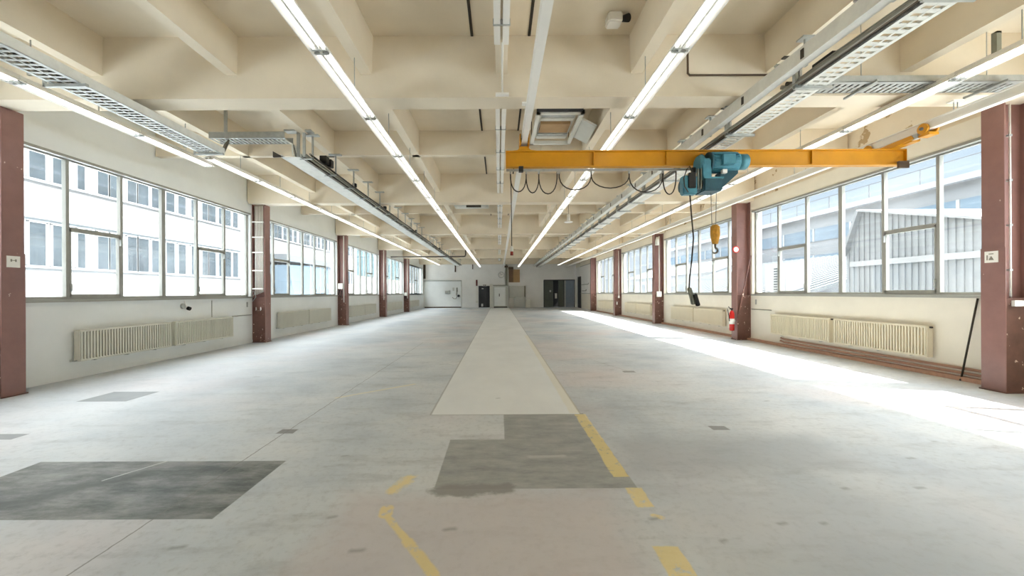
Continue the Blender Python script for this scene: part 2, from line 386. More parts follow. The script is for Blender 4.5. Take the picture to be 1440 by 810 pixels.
wn = 0
def make_window(side, y0, y1, panes, vents):
    """one glazed bay: frame, mullions, opening sashes, sill, glass"""
    global wn; wn += 1
    xi = XL if side < 0 else XR; xc = xi + side*.13
    s = struct('window_%d' % wn, (xc, (y0+y1)/2, SILLZ))
    wd = (y1-y0)/panes
    f = MB()
    f.box(xc-.035, xc+.035, y0, y1, SILLZ, SILLZ+.055); f.box(xc-.035, xc+.035, y0, y1, HEADZ-.055, HEADZ)
    f.box(xc-.035, xc+.035, y0, y0+.06, SILLZ, HEADZ); f.box(xc-.035, xc+.035, y1-.06, y1, SILLZ, HEADZ)
    f.build('window_frame', FRAME, s)
    for i in range(1, panes):
        h = .052 if i == panes//2 else .03
        MB().box(xc-.04, xc+.04, y0+i*wd-h, y0+i*wd+h, SILLZ+.04, HEADZ-.04).build('mullion', FRAME, s)
    for i in vents:
        a, b = y0+i*wd+.03, y0+(i+1)*wd-.03; t = 2.87
        sa = MB(); x0, x1 = xc-.03-.012*(1 if side > 0 else 0), xc+.03+.012*(1 if side < 0 else 0)
        sa.box(x0, x1, a, b, t-.055, t+.03); sa.box(x0, x1, a, b, SILLZ+.05, SILLZ+.1); sa.box(x0, x1, a, a+.035, SILLZ+.05, t); sa.box(x0, x1, b-.035, b, SILLZ+.05, t)
        so = sa.build('sash', FRAME, s)
        hx = x1 if side < 0 else x0
        MB().box(min(hx, hx-side*.04), max(hx, hx-side*.04), b-.03, b-.005, t-.22, t-.08).build('handle', GALV, so)
        MB().box(min(hx, hx-side*.03), max(hx, hx-side*.03), a+.004, a+.026, SILLZ+.16, SILLZ+.30).build('handle', GALV, so)
    MB().box(min(xi-side*.05, xi+side*.1), max(xi-side*.05, xi+side*.1), y0-.02, y1+.02, SILLZ-.045, SILLZ+.004).build('window_sill', SILL, s)
    # head blind box / casing line
    MB().box(min(xi-side*.015, xi+side*.09), max(xi-side*.015, xi+side*.09), y0, y1, HEADZ-.03, HEADZ+.02).build('head_trim', FRAME, s)
    MB().box(xc-.003, xc+.003, y0+.02, y1-.02, SILLZ+.02, HEADZ-.02).build('glass_pane', GLASS, s)
    return s
for side in (-1, 1):
    for k in range(-2, 5):
        make_window(side, 6.56+BAY*k if k > -2 else YB+.3, 13.14+BAY*k, 6 if k > -2 else 5, (1, 4) if side > 0 or k < 3 else (1, 4))
make_window(-1, 34.56, 42.55, 7, (1, 4))

# back wall (behind the camera), closed
bw = struct('wall_back')
MB().box(XL-.3, XR+.3, YB-.3, YB, 0, SLAB).build('wall_panel', WALLL, bw)

# ================================================================== far wall
fw = struct('wall_far')
D1 = P(673.5, 432, YF).x, P(688.5, 432, YF).x           # black door opening
D2 = P(765, 432, YF).x, P(810.5, 432, YF).x - .15       # wide door opening
H1, H2 = 2.30, 2.95
MB().box(XL-.3, D1[0], YF, YF+.25, 0, SLAB).build('wall_panel', WALLF, fw)
MB().box(D1[1], D2[0], YF, YF+.25, 0, SLAB).build('wall_panel', WALLF, fw)
MB().box(D1[0], D1[1], YF, YF+.25, H1, SLAB).build('wall_panel', WALLF, fw)
MB().box(D2[0], D2[1], YF, YF+.25, H2, SLAB).build('wall_panel', WALLF, fw)
MB().box(D2[1], XR+.3, YF, YF+.25, 0, SLAB).build('wall_panel', WALLF, fw)
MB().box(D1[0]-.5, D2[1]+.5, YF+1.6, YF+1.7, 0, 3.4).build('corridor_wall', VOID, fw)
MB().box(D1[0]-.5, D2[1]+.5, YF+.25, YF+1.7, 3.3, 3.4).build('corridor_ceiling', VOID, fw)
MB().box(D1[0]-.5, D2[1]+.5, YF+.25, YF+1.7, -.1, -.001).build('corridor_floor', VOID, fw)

d1 = struct('door_1', ((D1[0]+D1[1])/2, YF, 0))
MB().box(D1[0], D1[0]+.82, YF+.03, YF+.08, .01, H1-.03).build('door_leaf', DOORD, d1)
MB().box(D1[0]-.04, D1[0], YF-.02, YF+.1, 0, H1).box(D1[1], D1[1]+.05, YF-.02, YF+.1, 0, H1).box(D1[0]-.04, D1[1]+.05, YF-.02, YF+.1, H1, H1+.05).build('door_frame', DOORD, d1)
MB().box(D1[0]+.25, D1[0]+.45, YF+.015, YF+.03, .12, .42).build('notice', OFFW, d1)
MB().box(D1[0]+.3, D1[0]+.5, YF+.015, YF+.03, 2.0, 2.1).build('notice', LGREY, d1)
d2 = struct('door_2', ((D2[0]+D2[1])/2, YF, 0))
dd = D2[1]-D2[0]
MB().box(D2[0]-.05, D2[0]+.03, YF-.03, YF+.12, 0, H2).box(D2[1]-.05, D2[1], YF-.03, YF+.12, 0, H2).box(D2[0], D2[1], YF-.03, YF+.12, H2-.05, H2+.03).build('door_frame', DOORD, d2)
MB().box(D2[0]+.04, D2[0]+dd*.30, YF+.04, YF+.09, .01, H2-.06).build('door_leaf', DOORG, d2)
MB().box(D2[0]+dd*.46, D2[0]+dd*.64, YF+.05, YF+.10, .01, H2-.06).build('door_leaf', DOORG, d2)
MB().box(D2[0]+dd*.66, D2[0]+dd*.70, YF-.03, YF+.06, .01, H2-.06).build('door_post', GALV, d2)
MB().box(D2[0]+dd*.70, D2[0]+dd*.97, YF-.01, YF+.04, .01, H2-.06).build('door_leaf', DOORB, d2)
MB().box(D2[0]+dd*.35, D2[0]+dd*.42, YF+.0, YF+.02, .95, 1.5).build('notice', OFFW, d2)
MB().box(D2[0]+dd*.18, D2[0]+dd*.23, YF+.02, YF+.04, 1.65, 1.85).build('notice', LGREY, d2)
d3 = struct('door_3', (XR, 41.3, 0))
MB().box(XR-.05, XR-.003, 40.6, 42.1, .0, 3.15).build('door_leaf', DOORD, d3)
MB().box(XR-.07, XR-.003, 42.1, 42.5, .0, 3.0).build('door_frame', OFFW, d3)
MB().box(XR-.06, XR-.003, 40.5, 40.6, .0, 3.2).box(XR-.06, XR-.003, 40.6, 42.1, 3.15, 3.22).build('door_frame', DOORG, d3)

def px_box(x0, y0, x1, y1, y, dep, front=True):
    a, b = P(x0, y1, y), P(x1, y0, y)
    return (a.x, b.x, y-dep, y, a.z, b.z)
def wall_item(name, label, cat, px, m, dep=.1, group=None, y=YF):
    o = MB().box(*px_box(*px, y-.001, dep)).build(name, m, bevel=.01); return tag(o, label, cat, group)

# sliding gate at the far left of the end wall
g = thing('sliding_gate', 'wide cream sliding gate flush with the end wall under a dark top rail', 'gate', (P(624, 430, YF).x, YF-.06, 0))
ga, gb = P(600, 431, YF), P(648.5, 396, YF)
MB().box(XL+.1, gb.x, YF-.09, YF-.02, .12, 2.85).build('gate_panel', WALLL, g)
MB().box(XL+.06, gb.x+.05, YF-.13, YF-.01, 2.86, 2.96).build('top_rail', GALV, g)
MB().box(gb.x, gb.x+.06, YF-.10, YF-.01, 0, 2.95).build('jamb', LGREY, g)
MB().box(XL+.1, gb.x, YF-.11, YF-.02, .0, .11).build('bottom_rail', BRPIPE, g)
def small(name, label, cat, px, y, dep, m):
    o = MB().box(*px_box(*px, y, dep)).build(name, m, bevel=.008); return tag(o, label, cat)
small('grey_box', 'small grey box on the cream sliding gate, beside two narrow switches', 'box', (626, 409, 633, 413), YF-.091, .12, GALV)
small('switch_plate', 'pale narrow switch plate on the sliding gate, beside the dark one', 'switch', (636.5, 404.5, 639, 409), YF-.091, .06, LGREY)
small('switch_box', 'dark narrow switch box on the sliding gate, above the round wheel', 'switch', (641.8, 404.5, 643.6, 410.5), YF-.091, .08, DUCTG)
hw = thing('hand_wheel', 'black round hand wheel with curled grey cable on the sliding gate', 'wheel', P(645, 416, YF-.1))
c0 = P(645, 416, YF-.1)
MB().tube([c0+Vector((0, -.12, 0)), c0], [.13, .13], 16).build('wheel', BLACK, hw)
MB().tube([P(643, 411, YF-.12), P(641.5, 414, YF-.14), P(643, 417, YF-.14), P(641, 420, YF-.14), P(638, 420, YF-.14), P(636, 418, YF-.12)], .03, 6).build('cable', GCAB, hw)
# clock
ck = thing('wall_clock', 'round pale wall clock high on the end wall beside the vertical duct', 'clock', P(705, 386.5, YF))
c0 = P(705, 386.5, YF)
MB().tube([c0+Vector((0, -.07, 0)), c0+Vector((0, -.005, 0))], [.34, .34], 28).build('clock_rim', GALV, ck)
MB().tube([c0+Vector((0, -.08, 0)), c0+Vector((0, -.071, 0))], [.30, .30], 28).build('clock_face', WHITE, ck)
for an, ln in ((R(60), .16), (R(-40), .23)):
    MB().tube([c0+Vector((0, -.088, 0)), c0+Vector((math.sin(an)*ln, -.088, math.cos(an)*ln))], .013, 6).build('clock_hand', BLACK, ck)
for i in range(12):
    MB().box(-.01, .01, -.086, -.08, .23, .28, Matrix.Translation(c0) @ Matrix.Rotation(i*math.pi/6, 4, 'Y')).build('hour_mark', BLACK, ck)
# vertical duct
du = thing('vertical_duct', 'grey-green vertical duct dropping from the ceiling beside the wall clock', 'duct', (P(712, 402, YF).x, YF-.15, 3.0))
a, b = P(710.8, 402, YF), P(713.6, 371, YF)
MB().box(a.x, b.x, YF-.3, YF-.002, 2.33, 4.85).build('duct', DUCTG, du)
MB().box(b.x+.02, b.x+.14, YF-.16, YF-.002, 2.4, 4.7).build('pipe', OFFW, du)
MB().box(a.x-.08, b.x+.05, YF-.34, YF-.002, 4.3, 4.5).build('collar', BRPIPE, du)
bb = thing('brown_board', 'square board, half dark brown and half tan, high on the end wall', 'board', P(723, 396, YF))
MB().box(*px_box(715.5, 379, 721.8, 397, YF-.002, .12)).build('dark_half', BROWNB, bb)
MB().box(*px_box(721.8, 379, 731, 397, YF-.002, .10)).build('tan_half', TAN, bb)
small('ceiling_fan_box', 'dark rounded fan box under the ceiling just above the brown and tan board', 'fan', (715, 375.5, 722, 379), YF-.002, .3, BRPIPE)
# cabin-like cupboard
cb = thing('cupboard', 'tall cream two-part cupboard against the end wall, right of the black door', 'cupboard', (P(702, 432, YF).x, YF-.6, 0))
a, b = P(693.5, 400.5, YF-.6), P(714, 431, YF-.6)
MB().box(a.x, b.x, YF-.6, YF-.003, .12, 2.35).build('body', LGREY, cb)
dr = MB().box(a.x+.12, b.x-.25, YF-.635, YF-.601, .2, 2.2).build('door', WALLL, cb)
MB().box((a.x+b.x)/2-.16, (a.x+b.x)/2-.08, YF-.68, YF-.636, 1.2, 1.5).build('handle', BLACK, dr)
MB().box(a.x-.02, b.x+.02, YF-.65, YF-.003, 2.35, 2.42).build('top', DUCTG, cb)
MB().box(a.x+.05, b.x-.05, YF-.55, YF-.01, 0, .12).build('plinth', DARK, cb)
small('white_post', 'white square post standing between the black door and the cream cupboard', 'post', (688.8, 399.5, 693, 433.4), YF-.05, .25, OFFW)
wb_ = thing('whiteboard', 'pale rectangular board with a dark edge standing against the end wall', 'board', P(727, 418, YF))
MB().box(*px_box(716, 402, 737, 419, YF-.002, .18)).build('panel', LGREY, wb_)
MB().box(*px_box(737, 402, 738.8, 418.5, YF-.002, .2)).build('edge', DUCTG, wb_)
o = MB().prism([(P(722, 432, YF).x, 0), (P(738, 432, YF).x, 0), (P(738, 432, YF).x, 1.15), (P(725, 432, YF).x, 1.15)], YF-.75, YF-.22, 'y').build('low_counter', LGREY, bevel=.015)
tag(o, 'low pale counter below the rectangular board on the end wall', 'counter')
o = MB().box(*px_box(738.5, 421.5, 746, 432.6, YF-.25, .5)).build('low_locker', OFFW, bevel=.015); o.location.z = .0
tag(o, 'small cream locker at the end of the low pale counter', 'locker')
# wall lamps / pipes of the end wall
la = thing('alarm_beacon', 'dark red beacon with a white conduit beneath it, beside the black door', 'beacon', P(670.5, 398, YF))
MB().box(*px_box(669.4, 393.5, 671.6, 402, YF-.002, .12)).build('beacon', mat('dark_red', (96, 40, 38), .5), la)
MB().box(*px_box(670, 402, 671.1, 425, YF-.002, .05)).build('conduit', WHITE, la)
MB().box(*px_box(669.2, 423, 672, 426, YF-.002, .08)).build('socket', OFFW, la)
sg = thing('door_sign', 'small pale sign with dark marks above the black door', 'sign', P(681.5, 400.8, YF))
MB().box(*px_box(678.5, 399.8, 684.8, 402.3, YF-.002, .04)).build('plate', OFFW, sg)
for i in range(2):
    MB().box(*px_box(680+i*2.1, 400.3, 681.2+i*2.1, 401.8, YF-.043, .01)).build('mark', DARK, sg)
for (px, y0, y1, r, lab) in ((640.5, 373, 382.5, .07, 'short brown pipe dropping from the ceiling above the sliding gate'), (664.8, 374, 378.5, .05, 'stub of brown pipe dropping from the ceiling above the dark red beacon'), (597, 373, 392, .12, 'dark brown vertical pipe in the corner beside the sliding gate')):
    p = P(px, y0, YF-.15); q = P(px, y1, YF-.15); p = Vector((q.x, q.y, SLAB)); tag(MB().tube([p, q], r, 8).build('drop_pipe', BRPIPE), lab, 'pipe')
for (y0, y1, zz, lab) in ((37.0, 40.2, 2.35, 'upper grey conduit looping along the grey wall beside the far dark door'), (38.0, 40.0, 1.75, 'lower grey conduit looping along the grey wall beside the far dark door')):
    tag(MB().tube([(XR-.03, y0, zz+.1), (XR-.03, y0+.3, zz), (XR-.03, y1, zz)], .03, 6).build('conduit', GCAB), lab, 'conduit')

# ================================================================== columns
def column(side, y, label, k):
    xa = CL if side < 0 else CR; xw = XL if side < 0 else XR
    t = thing('steel_column', label, 'column', (xa, y+.15, 0), 'brown steel columns along the windows')
    s = side
    def bx(mb, xs0, xs1, *a): mb.box(min(xs0, xs1), max(xs0, xs1), *a); return mb
    bx(MB(), xa, xa+s*.028, y, y+.30, 0, BEAM).build('inner_flange', BROWN, t, bevel=.004)
    bx(MB(), xa+s*.028, xw-s*.028, y+.135, y+.165, 0, BEAM).build('web', BROWN, t)
    bx(MB(), xw-s*.028, xw-s*.001, y, y+.30, 0, BEAM).build('outer_flange', BROWN, t)
    bx(MB(), xa-s*.006, xw-s*.03, y-.012, y+.006, .02, 1.48).build('cover_plate', BROWN2, t)
    bx(MB(), xa-s*.014, xa-s*.001, y-.02, y+.30, .02, 2.27).build('guard_plate', BROWN, t)
    bx(MB(), xa-s*.03, xw-s*.005, y-.03, y+.32, 0, .02).build('base_plate', BROWN2, t)
    if side < 0 or k != 1:
        pass
    return t
LC = ['brown steel column at the very edge of the photo in front of the white wall and its two nearest radiators',
      'brown steel column carrying a vertical rack of white cables, opposite the fire extinguisher',
      'brown steel column with a white box and dangling cables, next beyond the one with the cable rack',
      'slim-looking brown column on the window side with the teal glass outside, fourth from the photo edge',
      'brown column nearest the cream sliding gate']
RC = ['brown steel column beside the leaning dark bar, with a white conduit down its face',
      'scuffed brown steel column with the red fire extinguisher hanging at its side',
      'brown steel column with a pale junction box at sill height and a bell-shaped fitting at its top',
      'brown column between two sunlit windows, second from the grey end wall',
      'brown column where the cream window wall meets the grey end section']
for i, y in enumerate(colY):
    if i < 2:
        column(-1, y, 'brown steel column standing behind the viewpoint by the left windows', 0); column(1, y, 'brown steel column standing behind the viewpoint by the right windows', 0); continue
    column(-1, y, LC[i-2], i-1); column(1, y, RC[i-2], i-1)

# pictogram plates on the two nearest columns
def plate(side, y, z, label):
    xa = (CL if side < 0 else CR) - side*.0145
    t = thing('pictogram_plate', label, 'sign', (xa, y, z), 'white pictogram plates')
    def bx(a, b, y0, y1, z0, z1): return MB().box(min(xa-side*a, xa-side*b), max(xa-side*a, xa-side*b), y+y0, y+y1, z+z0, z+z1)
    bx(.0, .006, -.088, .088, -.09, .09).build('plate', WHITE, t)
    if side > 0:
        MB().prism([(y-.035, z-.05), (y+.035, z-.05), (y+.0, z+.015)], xa-.009, xa-.006, 'x').build('mark', GCAB, t)
        bx(.006, .009, -.03, .03, .04, .055).build('mark', GCAB, t); bx(.006, .009, .045, .06, -.05, .03).build('mark', GCAB, t)
    else:
        bx(.006, .009, -.04, -.02, .0, .04).build('mark', GCAB, t); bx(.006, .009, .02, .04, .0, .04).build('mark', GCAB, t); bx(.006, .009, -.02, .02, .015, .025).build('mark', GCAB, t)
plate(1, 6.375, 2.13, 'white square plate with a grey triangle mark on the brown column by the leaning bar')
plate(-1, 6.355, 2.13, 'white square plate with two small marks on the brown column at the photo edge')

# ---- fittings on columns
t = thing('conduit_run', 'white conduit ending in a white box on the column by the leaning bar', 'conduit', (7.97, 6.3, 1.35))
MB().tube([(7.975, 6.25, 1.42), (7.975, 6.25, 4.5)], .014, 8).build('conduit', WHITE, t)
MB().box(7.93, 8.1, 6.16, 6.205, 1.35, 1.44).build('box', WHITE, t)
for i in range(4): MB().box(7.95, 8.0, 6.235, 6.29, 1.9+.7*i, 1.93+.7*i).build('clip', GALV, t)
# cable rack on second left column
cy = colY[3]-.03
t = thing('cable_rack', 'vertical rack of white cables with pale cross bands on the second brown column', 'cable rack', (-7.95, cy, 1.5))
for i in range(6):
    x = -8.03+.048*i
    MB().tube([(x, cy+.02, 1.55+.02*i), (x+.006, cy+.02, 3.0), (x, cy+.02, 4.5)], .014, 6).build('cable', WHITE if i % 2 else OFFW, t)
for z in (1.75, 2.35, 2.95, 3.45, 3.95):
    MB().box(-8.13, -7.77, cy-.01, cy+.045, z, z+.035).build('cross_band', WHITE, t)
MB().tube([(-8.05, cy, 1.6), (-8.1, cy-.06, 1.5), (-8.12, cy-.08, 1.62), (-8.02, cy-.09, 1.7), (-7.98, cy-.05, 1.5), (-8.1, cy-.04, 1.35)], .012, 6).build('loose_cable', GALV, t)
t = thing('loose_wires', 'pair of white wire ends sticking out of the second brown column below the cable rack', 'wires', (-7.95, cy-.02, 1.0))
for x in (-7.98, -7.83):
    MB().tube([(x-.03, cy+.0, 1.05), (x, cy-.04, 1.16), (x+.02, cy-.05, 1.08)], .014, 6).build('wire', WHITE, t)
# other left columns: conduit, box, hanging cable
for i, lab in ((4, 'white conduit and switch box with dangling cable on the third left column'), (5, 'white conduit on the fourth brown column along the left windows'), (6, 'white conduit with a cable tangle on the column nearest the sliding gate')):
    y = colY[i]-.02
    t = thing('conduit_run', lab, 'conduit', (-7.85, y, 1.2))
    MB().tube([(-7.83, y, 1.15), (-7.83, y, 4.5)], .025 if i == 4 else .03, 6).build('conduit', OFFW, t)
    if i != 5:
        z = 1.95 if i == 4 else 1.5
        MB().box(-8.1, -7.87, y-.06, y+.01, z-.12, z+.16).build('box', OFFW, t)
        MB().tube([(-8.0, y-.03, z-.12), (-8.08, y-.05, z-.4), (-7.95, y-.06, z-.55), (-7.93, y-.05, z-.2)], .02, 6).build('cable', BLACK, t)
# right columns
y = colY[4]-.02
t = thing('junction_box', 'pale square junction box with conduit and bell-shaped top fitting on the third right column', 'junction box', (8.0, y, 1.5))
MB().box(7.92, 8.16, y-.08, y+.0, 1.35, 1.62).build('box', OFFW, t, bevel=.01)
MB().box(7.96, 8.12, y-.09, y-.08, 1.39, 1.58).build('lid', WHITE, t)
MB().tube([(8.07, y, 1.6), (8.07, y, 4.4)], .022, 6).build('conduit', OFFW, t)
MB().tube([(7.96, y-.05, 4.35), (7.96, y-.05, 4.2), (7.95, y-.06, 3.95)], [.05, .09, .1], 10).build('bell', OFFW, t)
y = colY[5]-.02
t = thing('conduit_run', 'white conduit with two small pale fittings on the fourth right column', 'conduit', (8.1, y, 1.0))
MB().tube([(8.12, y, 1.2), (8.12, y, 4.4)], .02, 6).build('conduit', OFFW, t)
MB().box(8.06, 8.16, y-.05, y, 1.2, 1.36).build('fitting', WHITE, t); MB().box(7.95, 8.02, y-.05, y, .75, .95).build('fitting', WHITE, t)
# red ring sign, extinguisher, brace on second right column
y = colY[3]
t = thing('round_sign', 'round white sign with a red ring on the column above the fire extinguisher', 'sign', (CR-.05, y+.02, 2.95))
MB().tube([(CR-.06, y-.03, 2.98), (CR-.06, y-.05, 2.98)], [.11, .11], 20).build('ring', REDM, t)
MB().tube([(CR-.06, y-.051, 2.98), (CR-.06, y-.058, 2.98)], [.08, .08], 20).build('face', WHITE, t)
MB().box(CR-.08, CR+.0, y-.03, y+.02, 2.96, 3.0).build('bracket', GALV, t)
t = thing('fire_extinguisher', 'red fire extinguisher hung on the scuffed brown column', 'fire extinguisher', (CR-.13, y+.1, .3))
ex, ey = CR-.13, y+.08
MB().tube([(ex, ey, .30), (ex, ey, .33), (ex, ey, .88), (ex, ey, .94), (ex, ey, .97)], [.06, .078, .078, .05, .03], 16).build('cylinder', REDM, t)
MB().tube([(ex, ey, .52), (ex, ey, .70)], .0795, 16).build('label_band', WHITE, t)
MB().tube([(ex, ey, .97), (ex, ey, 1.02)], .025, 8).build('valve', BLACK, t)
MB().box(ex-.07, ex+.03, ey-.015, ey+.015, 1.01, 1.05).build('handle', BLACK, t)
MB().tube([(ex-.02, ey, 1.0), (ex-.11, ey, 1.1), (ex-.14, ey, 1.0), (ex-.10, ey, .8), (ex-.09, ey, .62)], .012, 6).build('hose', BLACK, t)
MB().box(ex+.06, CR+.0, ey-.03, ey+.03, .6, .66).build('bracket', GALV, t)
tag(MB().box(-.018, .018, -.012, .012, -1.05, 1.05, Matrix.Translation((CR+.2, y-.06, 1.75)) @ Matrix.Rotation(R(12), 4, 'Y')).build('diagonal_brace', BROWN2),
    'thin brown bar slanting across the column that holds the fire extinguisher', 'brace')
# leaning bar
t = thing('leaning_bar', 'thin dark bar leaning against the wall beside the nearest right column', 'bar', (8.2, 7.1, 0))
MB().tube([(8.17, 7.10, .0), (8.275, 6.93, 1.46)], .014, 8).build('shaft', DARK, t)
MB().tube([(8.17, 7.10, .0), (8.172, 7.098, .03)], .02, 8).build('tip', BLACK, t)

# ================================================================== radiators
def make_radiator(m):
    t = thing('radiator', 'radiator', 'radiator', (0, 0, 0))      # local frame: wall plane x=0, body towards +x, centred in y
    Ln = 2.12; n = 35; p = Ln/n; x0, x1 = .05, .16
    f = MB()
    for i in range(n):
        y = -Ln/2 + (i+.5)*p
        f.box(x0+.01, x1, y-.0135, y+.0135, .35, .90)
    f.build('fin_panel', m, t)
    MB().box(x0, x1, -Ln/2, Ln/2, .885, .925).build('header', m, t, bevel=.01)
    MB().box(x0, x1, -Ln/2, Ln/2, .325, .365).build('header', m, t, bevel=.01)
    for y in (-Ln/2-.012, Ln/2): MB().box(x0, x1, y, y+.012, .33, .92).build('end_plate', m, t)
    MB().tube([(.10, -Ln/2-.06, .345), (.10, -Ln/2, .345)], .014, 8).tube([(.02, -Ln/2-.05, .345), (.115, -Ln/2-.05, .345)], .014, 8).build('pipe', GALV, t)
    MB().tube([(.10, Ln/2, .90), (.10, Ln/2+.05, .90)], .018, 8).build('valve', DARK, t)
    for y in (-.7, 0, .7): MB().box(.0, .10, y-.015, y+.015, .30, .325).build('bracket', GALV, t)
    return t
rl = make_radiator(RAD); rr_ = make_radiator(RADR)
where = ['below the nearest {s} window', 'below the {s} window second from the camera', 'below the {s} window third from the camera', 'below the {s} window fourth from the camera', 'below the last {s} window']
usedl = False
for side, root, word in ((-1, rl, 'white-walled'), (1, rr_, 'sunlit cream-walled')):
    first = True
    for k in range(5 if side < 0 else 4):
        for j, yc in ((0, 8.70), (1, 10.97)):
            y = yc + BAY*k
            lab = ('ribbed pale radiator ' if side < 0 else 'ribbed cream radiator ') + where[k].format(s=word) + (', nearer of its pair' if j == 0 else ', farther of its pair')
            loc = (XL if side < 0 else XR, y, 0); rz = 0 if side < 0 else math.pi
            if first: root.location = loc; root.rotation_euler = (0, 0, rz); tag(root, lab, 'radiator', 'radiators under the windows'); first = False
            else: dup(root, loc, lab, 'radiators under the windows', rz)
# heating pipes along the right wall
for z, x, m, lab in ((.13, XR-.06, RUST, 'lower pinkish heating pipe running along the foot of the cream wall'), (.21, XR-.05, RUST, 'upper pinkish heating pipe running along the foot of the cream wall')):
    tag(MB().tube([(x, 6.6, z), (x, 11.6, z), (x, 11.75, z+.02), (XR+.0, 11.8, z+.02)], .024, 8).build('heating_pipe', m), lab, 'pipe')
tag(MB().box(XR-.14, XR-.001, 6.56, 33.9, 0, .07).build('trim_1', RUST), kind='structure')
tag(MB().tube([(XR-.02, 12.2, 1.02), (XR-.02, 13.15, 1.02)], .012, 6).build('thin_conduit', GCAB), 'thin conduit from the cream radiator to the column with the fire extinguisher', 'conduit')
tag(MB().tube([(XL+.02, 12.2, .92), (XL+.02, 13.15, .92)], .010, 6).build('thin_conduit', GCAB), 'thin conduit on the white wall beyond the nearest pair of radiators', 'conduit')
t = thing('wall_socket', 'round grey socket with a black plug on the white wall above the radiators', 'socket', (XL+.03, 10.35, 1.25))
MB().tube([(XL+.001, 10.3, 1.30), (XL+.05, 10.3, 1.30)], [.07, .06], 14).build('socket', GALV, t)
MB().tube([(XL+.05, 10.42, 1.24), (XL+.11, 10.42, 1.22)], [.05, .05], 12).build('plug', BLACK, t)
MB().tube([(XL+.01, 10.36, 1.42), (XL+.05, 10.34, 1.36), (XL+.06, 10.36, 1.28)], .012, 6).build('cable', WHITE, t)
for side, yy, lab in ((-1, 12.95, 'small grey slot plate on the white wall by the column with the cable rack'), (1, 12.95, 'small grey slot plate on the cream wall by the column with the fire extinguisher')):
    xi = XL if side < 0 else XR
    tag(MB().box(min(xi, xi-side*.015), max(xi, xi-side*.015), yy-.03, yy+.03, 1.18, 1.34).build('slot_plate', GALV, bevel=.004), lab, 'plate')
for (y0, z0, z1, lab) in ((11.35, .95, 1.42, 'thin vertical cable on the white wall above the second radiator'),):
    tag(MB().tube([(XL+.01, y0, z0), (XL+.01, y0, z1)], .007, 6).build('wall_cable', GCAB), lab, 'cable')

# ================================================================== crane runway, crane and hoist
def rail(x, y0, y1, label):
    t = thing('crane_rail', label, 'crane rail', (x, y0, 4.25), 'white crane rails')
    MB().prism([(x-.05, 4.25), (x+.05, 4.25), (x+.05, 4.275), (x+.03, 4.285), (x+.03, 4.375), (x+.05, 4.385), (x+.05, 4.40), (x-.05, 4.40), (x-.05, 4.385), (x-.03, 4.375), (x-.03, 4.285), (x-.05, 4.275)], y0, y1, 'y').build('rail', WHITE, t)
    for k in range(-1, 6):
        y = 6.22+BAY*k
        if y0 < y < y1:
            MB().tube([(x-.03, y, 4.40), (x-.03, y, BEAM)], .008, 6).tube([(x+.03, y, 4.40), (x+.03, y, BEAM)], .008, 6).build('hanger', GALV, t)
            MB().box(x-.09, x+.09, y-.05, y+.05, BEAM-.02, BEAM).build('mount_plate', WHITE, t)
            for dy in (3.4,):
                if y+dy < y1: MB().tube([(x, y+dy, 4.40), (x, y+dy, RIB if x < 1 else SLAB)], .008, 6).build('hanger', GALV, t)
    return t
rail(.46, 1.0, 42.5, 'white crane rail running down the middle of the hall')
rail(7.10, 1.0, 42.5, 'white crane rail running above the sunlit windows')

GY = 7.20
cr = thing('bridge_crane', 'yellow bridge crane girder spanning from the middle rail to the sunlit window side', 'crane', (3.7, GY, 3.85))
gx0, gx1 = .13, 7.28
gd = MB().prism([(GY-.06, 3.845), (GY+.06, 3.845), (GY+.06, 3.865), (GY+.012, 3.868), (GY+.012, 4.112), (GY+.06, 4.115), (GY+.06, 4.13), (GY-.06, 4.13), (GY-.06, 4.115), (GY-.012, 4.112), (GY-.012, 3.868), (GY-.06, 3.865)], gx0, gx1, 'x').build('girder', YEL, cr)
MB().box(gx0, gx0+.01, GY-.06, GY+.06, 3.865, 4.115).box(gx1-.01, gx1, GY-.06, GY+.06, 3.865, 4.115).build('end_plate', YEL, cr)
for x in (1.7, 3.0, 5.6): MB().box(x-.006, x+.006, GY-.055, GY-.012, 3.868, 4.112).build('stiffener', YEL, cr)
# left head: saddle, fork and wheels on the middle rail
MB().prism([(.22, 4.13), (.34, 4.145), (.41, 4.21), (.51, 4.21), (.58, 4.145), (.72, 4.13)], GY-.05, GY+.05, 'y').build('saddle', YEL, cr)
for sx in (-1, 1):
    x = .46 + sx*.075
    hd = MB().box(x-.012, x+.012, GY-.16, GY+.16, 4.19, 4.40).build('side_plate', YEL, cr, bevel=.008)
    for yy in (GY-.1, GY+.1): MB().tube([(.46+sx*.03, yy, 4.30), (.46+sx*.062, yy, 4.30)], [.035, .035], 14).build('wheel', STEEL, hd)
# right head: long end carriage along the rail
ec = MB().box(7.03, 7.17, 6.80, 7.55, 4.135, 4.20).build('end_carriage', YEL, cr, bevel=.01)
MB().prism([(6.75, 4.16), (7.2, 4.13), (7.5, 4.13), (7.5, 4.20), (7.2, 4.22), (6.80, 4.23)], 7.0, 7.06, 'x').build('arm', YEL, ec)
MB().box(7.01, 7.08, 6.70, 6.80, 4.15, 4.235).build('coupling', GALV, ec)
for yy in (6.62, 7.62):
    wh = MB().tube([(7.165, yy, 4.27), (7.20, yy, 4.27)], [.085, .085], 18).build('wheel', YEL, cr)
    MB().tube([(7.0, yy, 4.27), (7.035, yy, 4.27)], [.085, .085], 18).build('flange', YEL, wh)
    MB().tube([(6.97, yy, 4.27), (7.23, yy, 4.27)], .025, 10).build('axle', STEEL, wh)
    MB().box(7.02, 7.18, yy-.09, yy+.09, 4.15, 4.19).build('bogie', YEL, wh)
MB().box(7.1, 7.28, GY-.1, GY-.06, 3.78, 3.9).build('limit_stop', BRPIPE, cr)
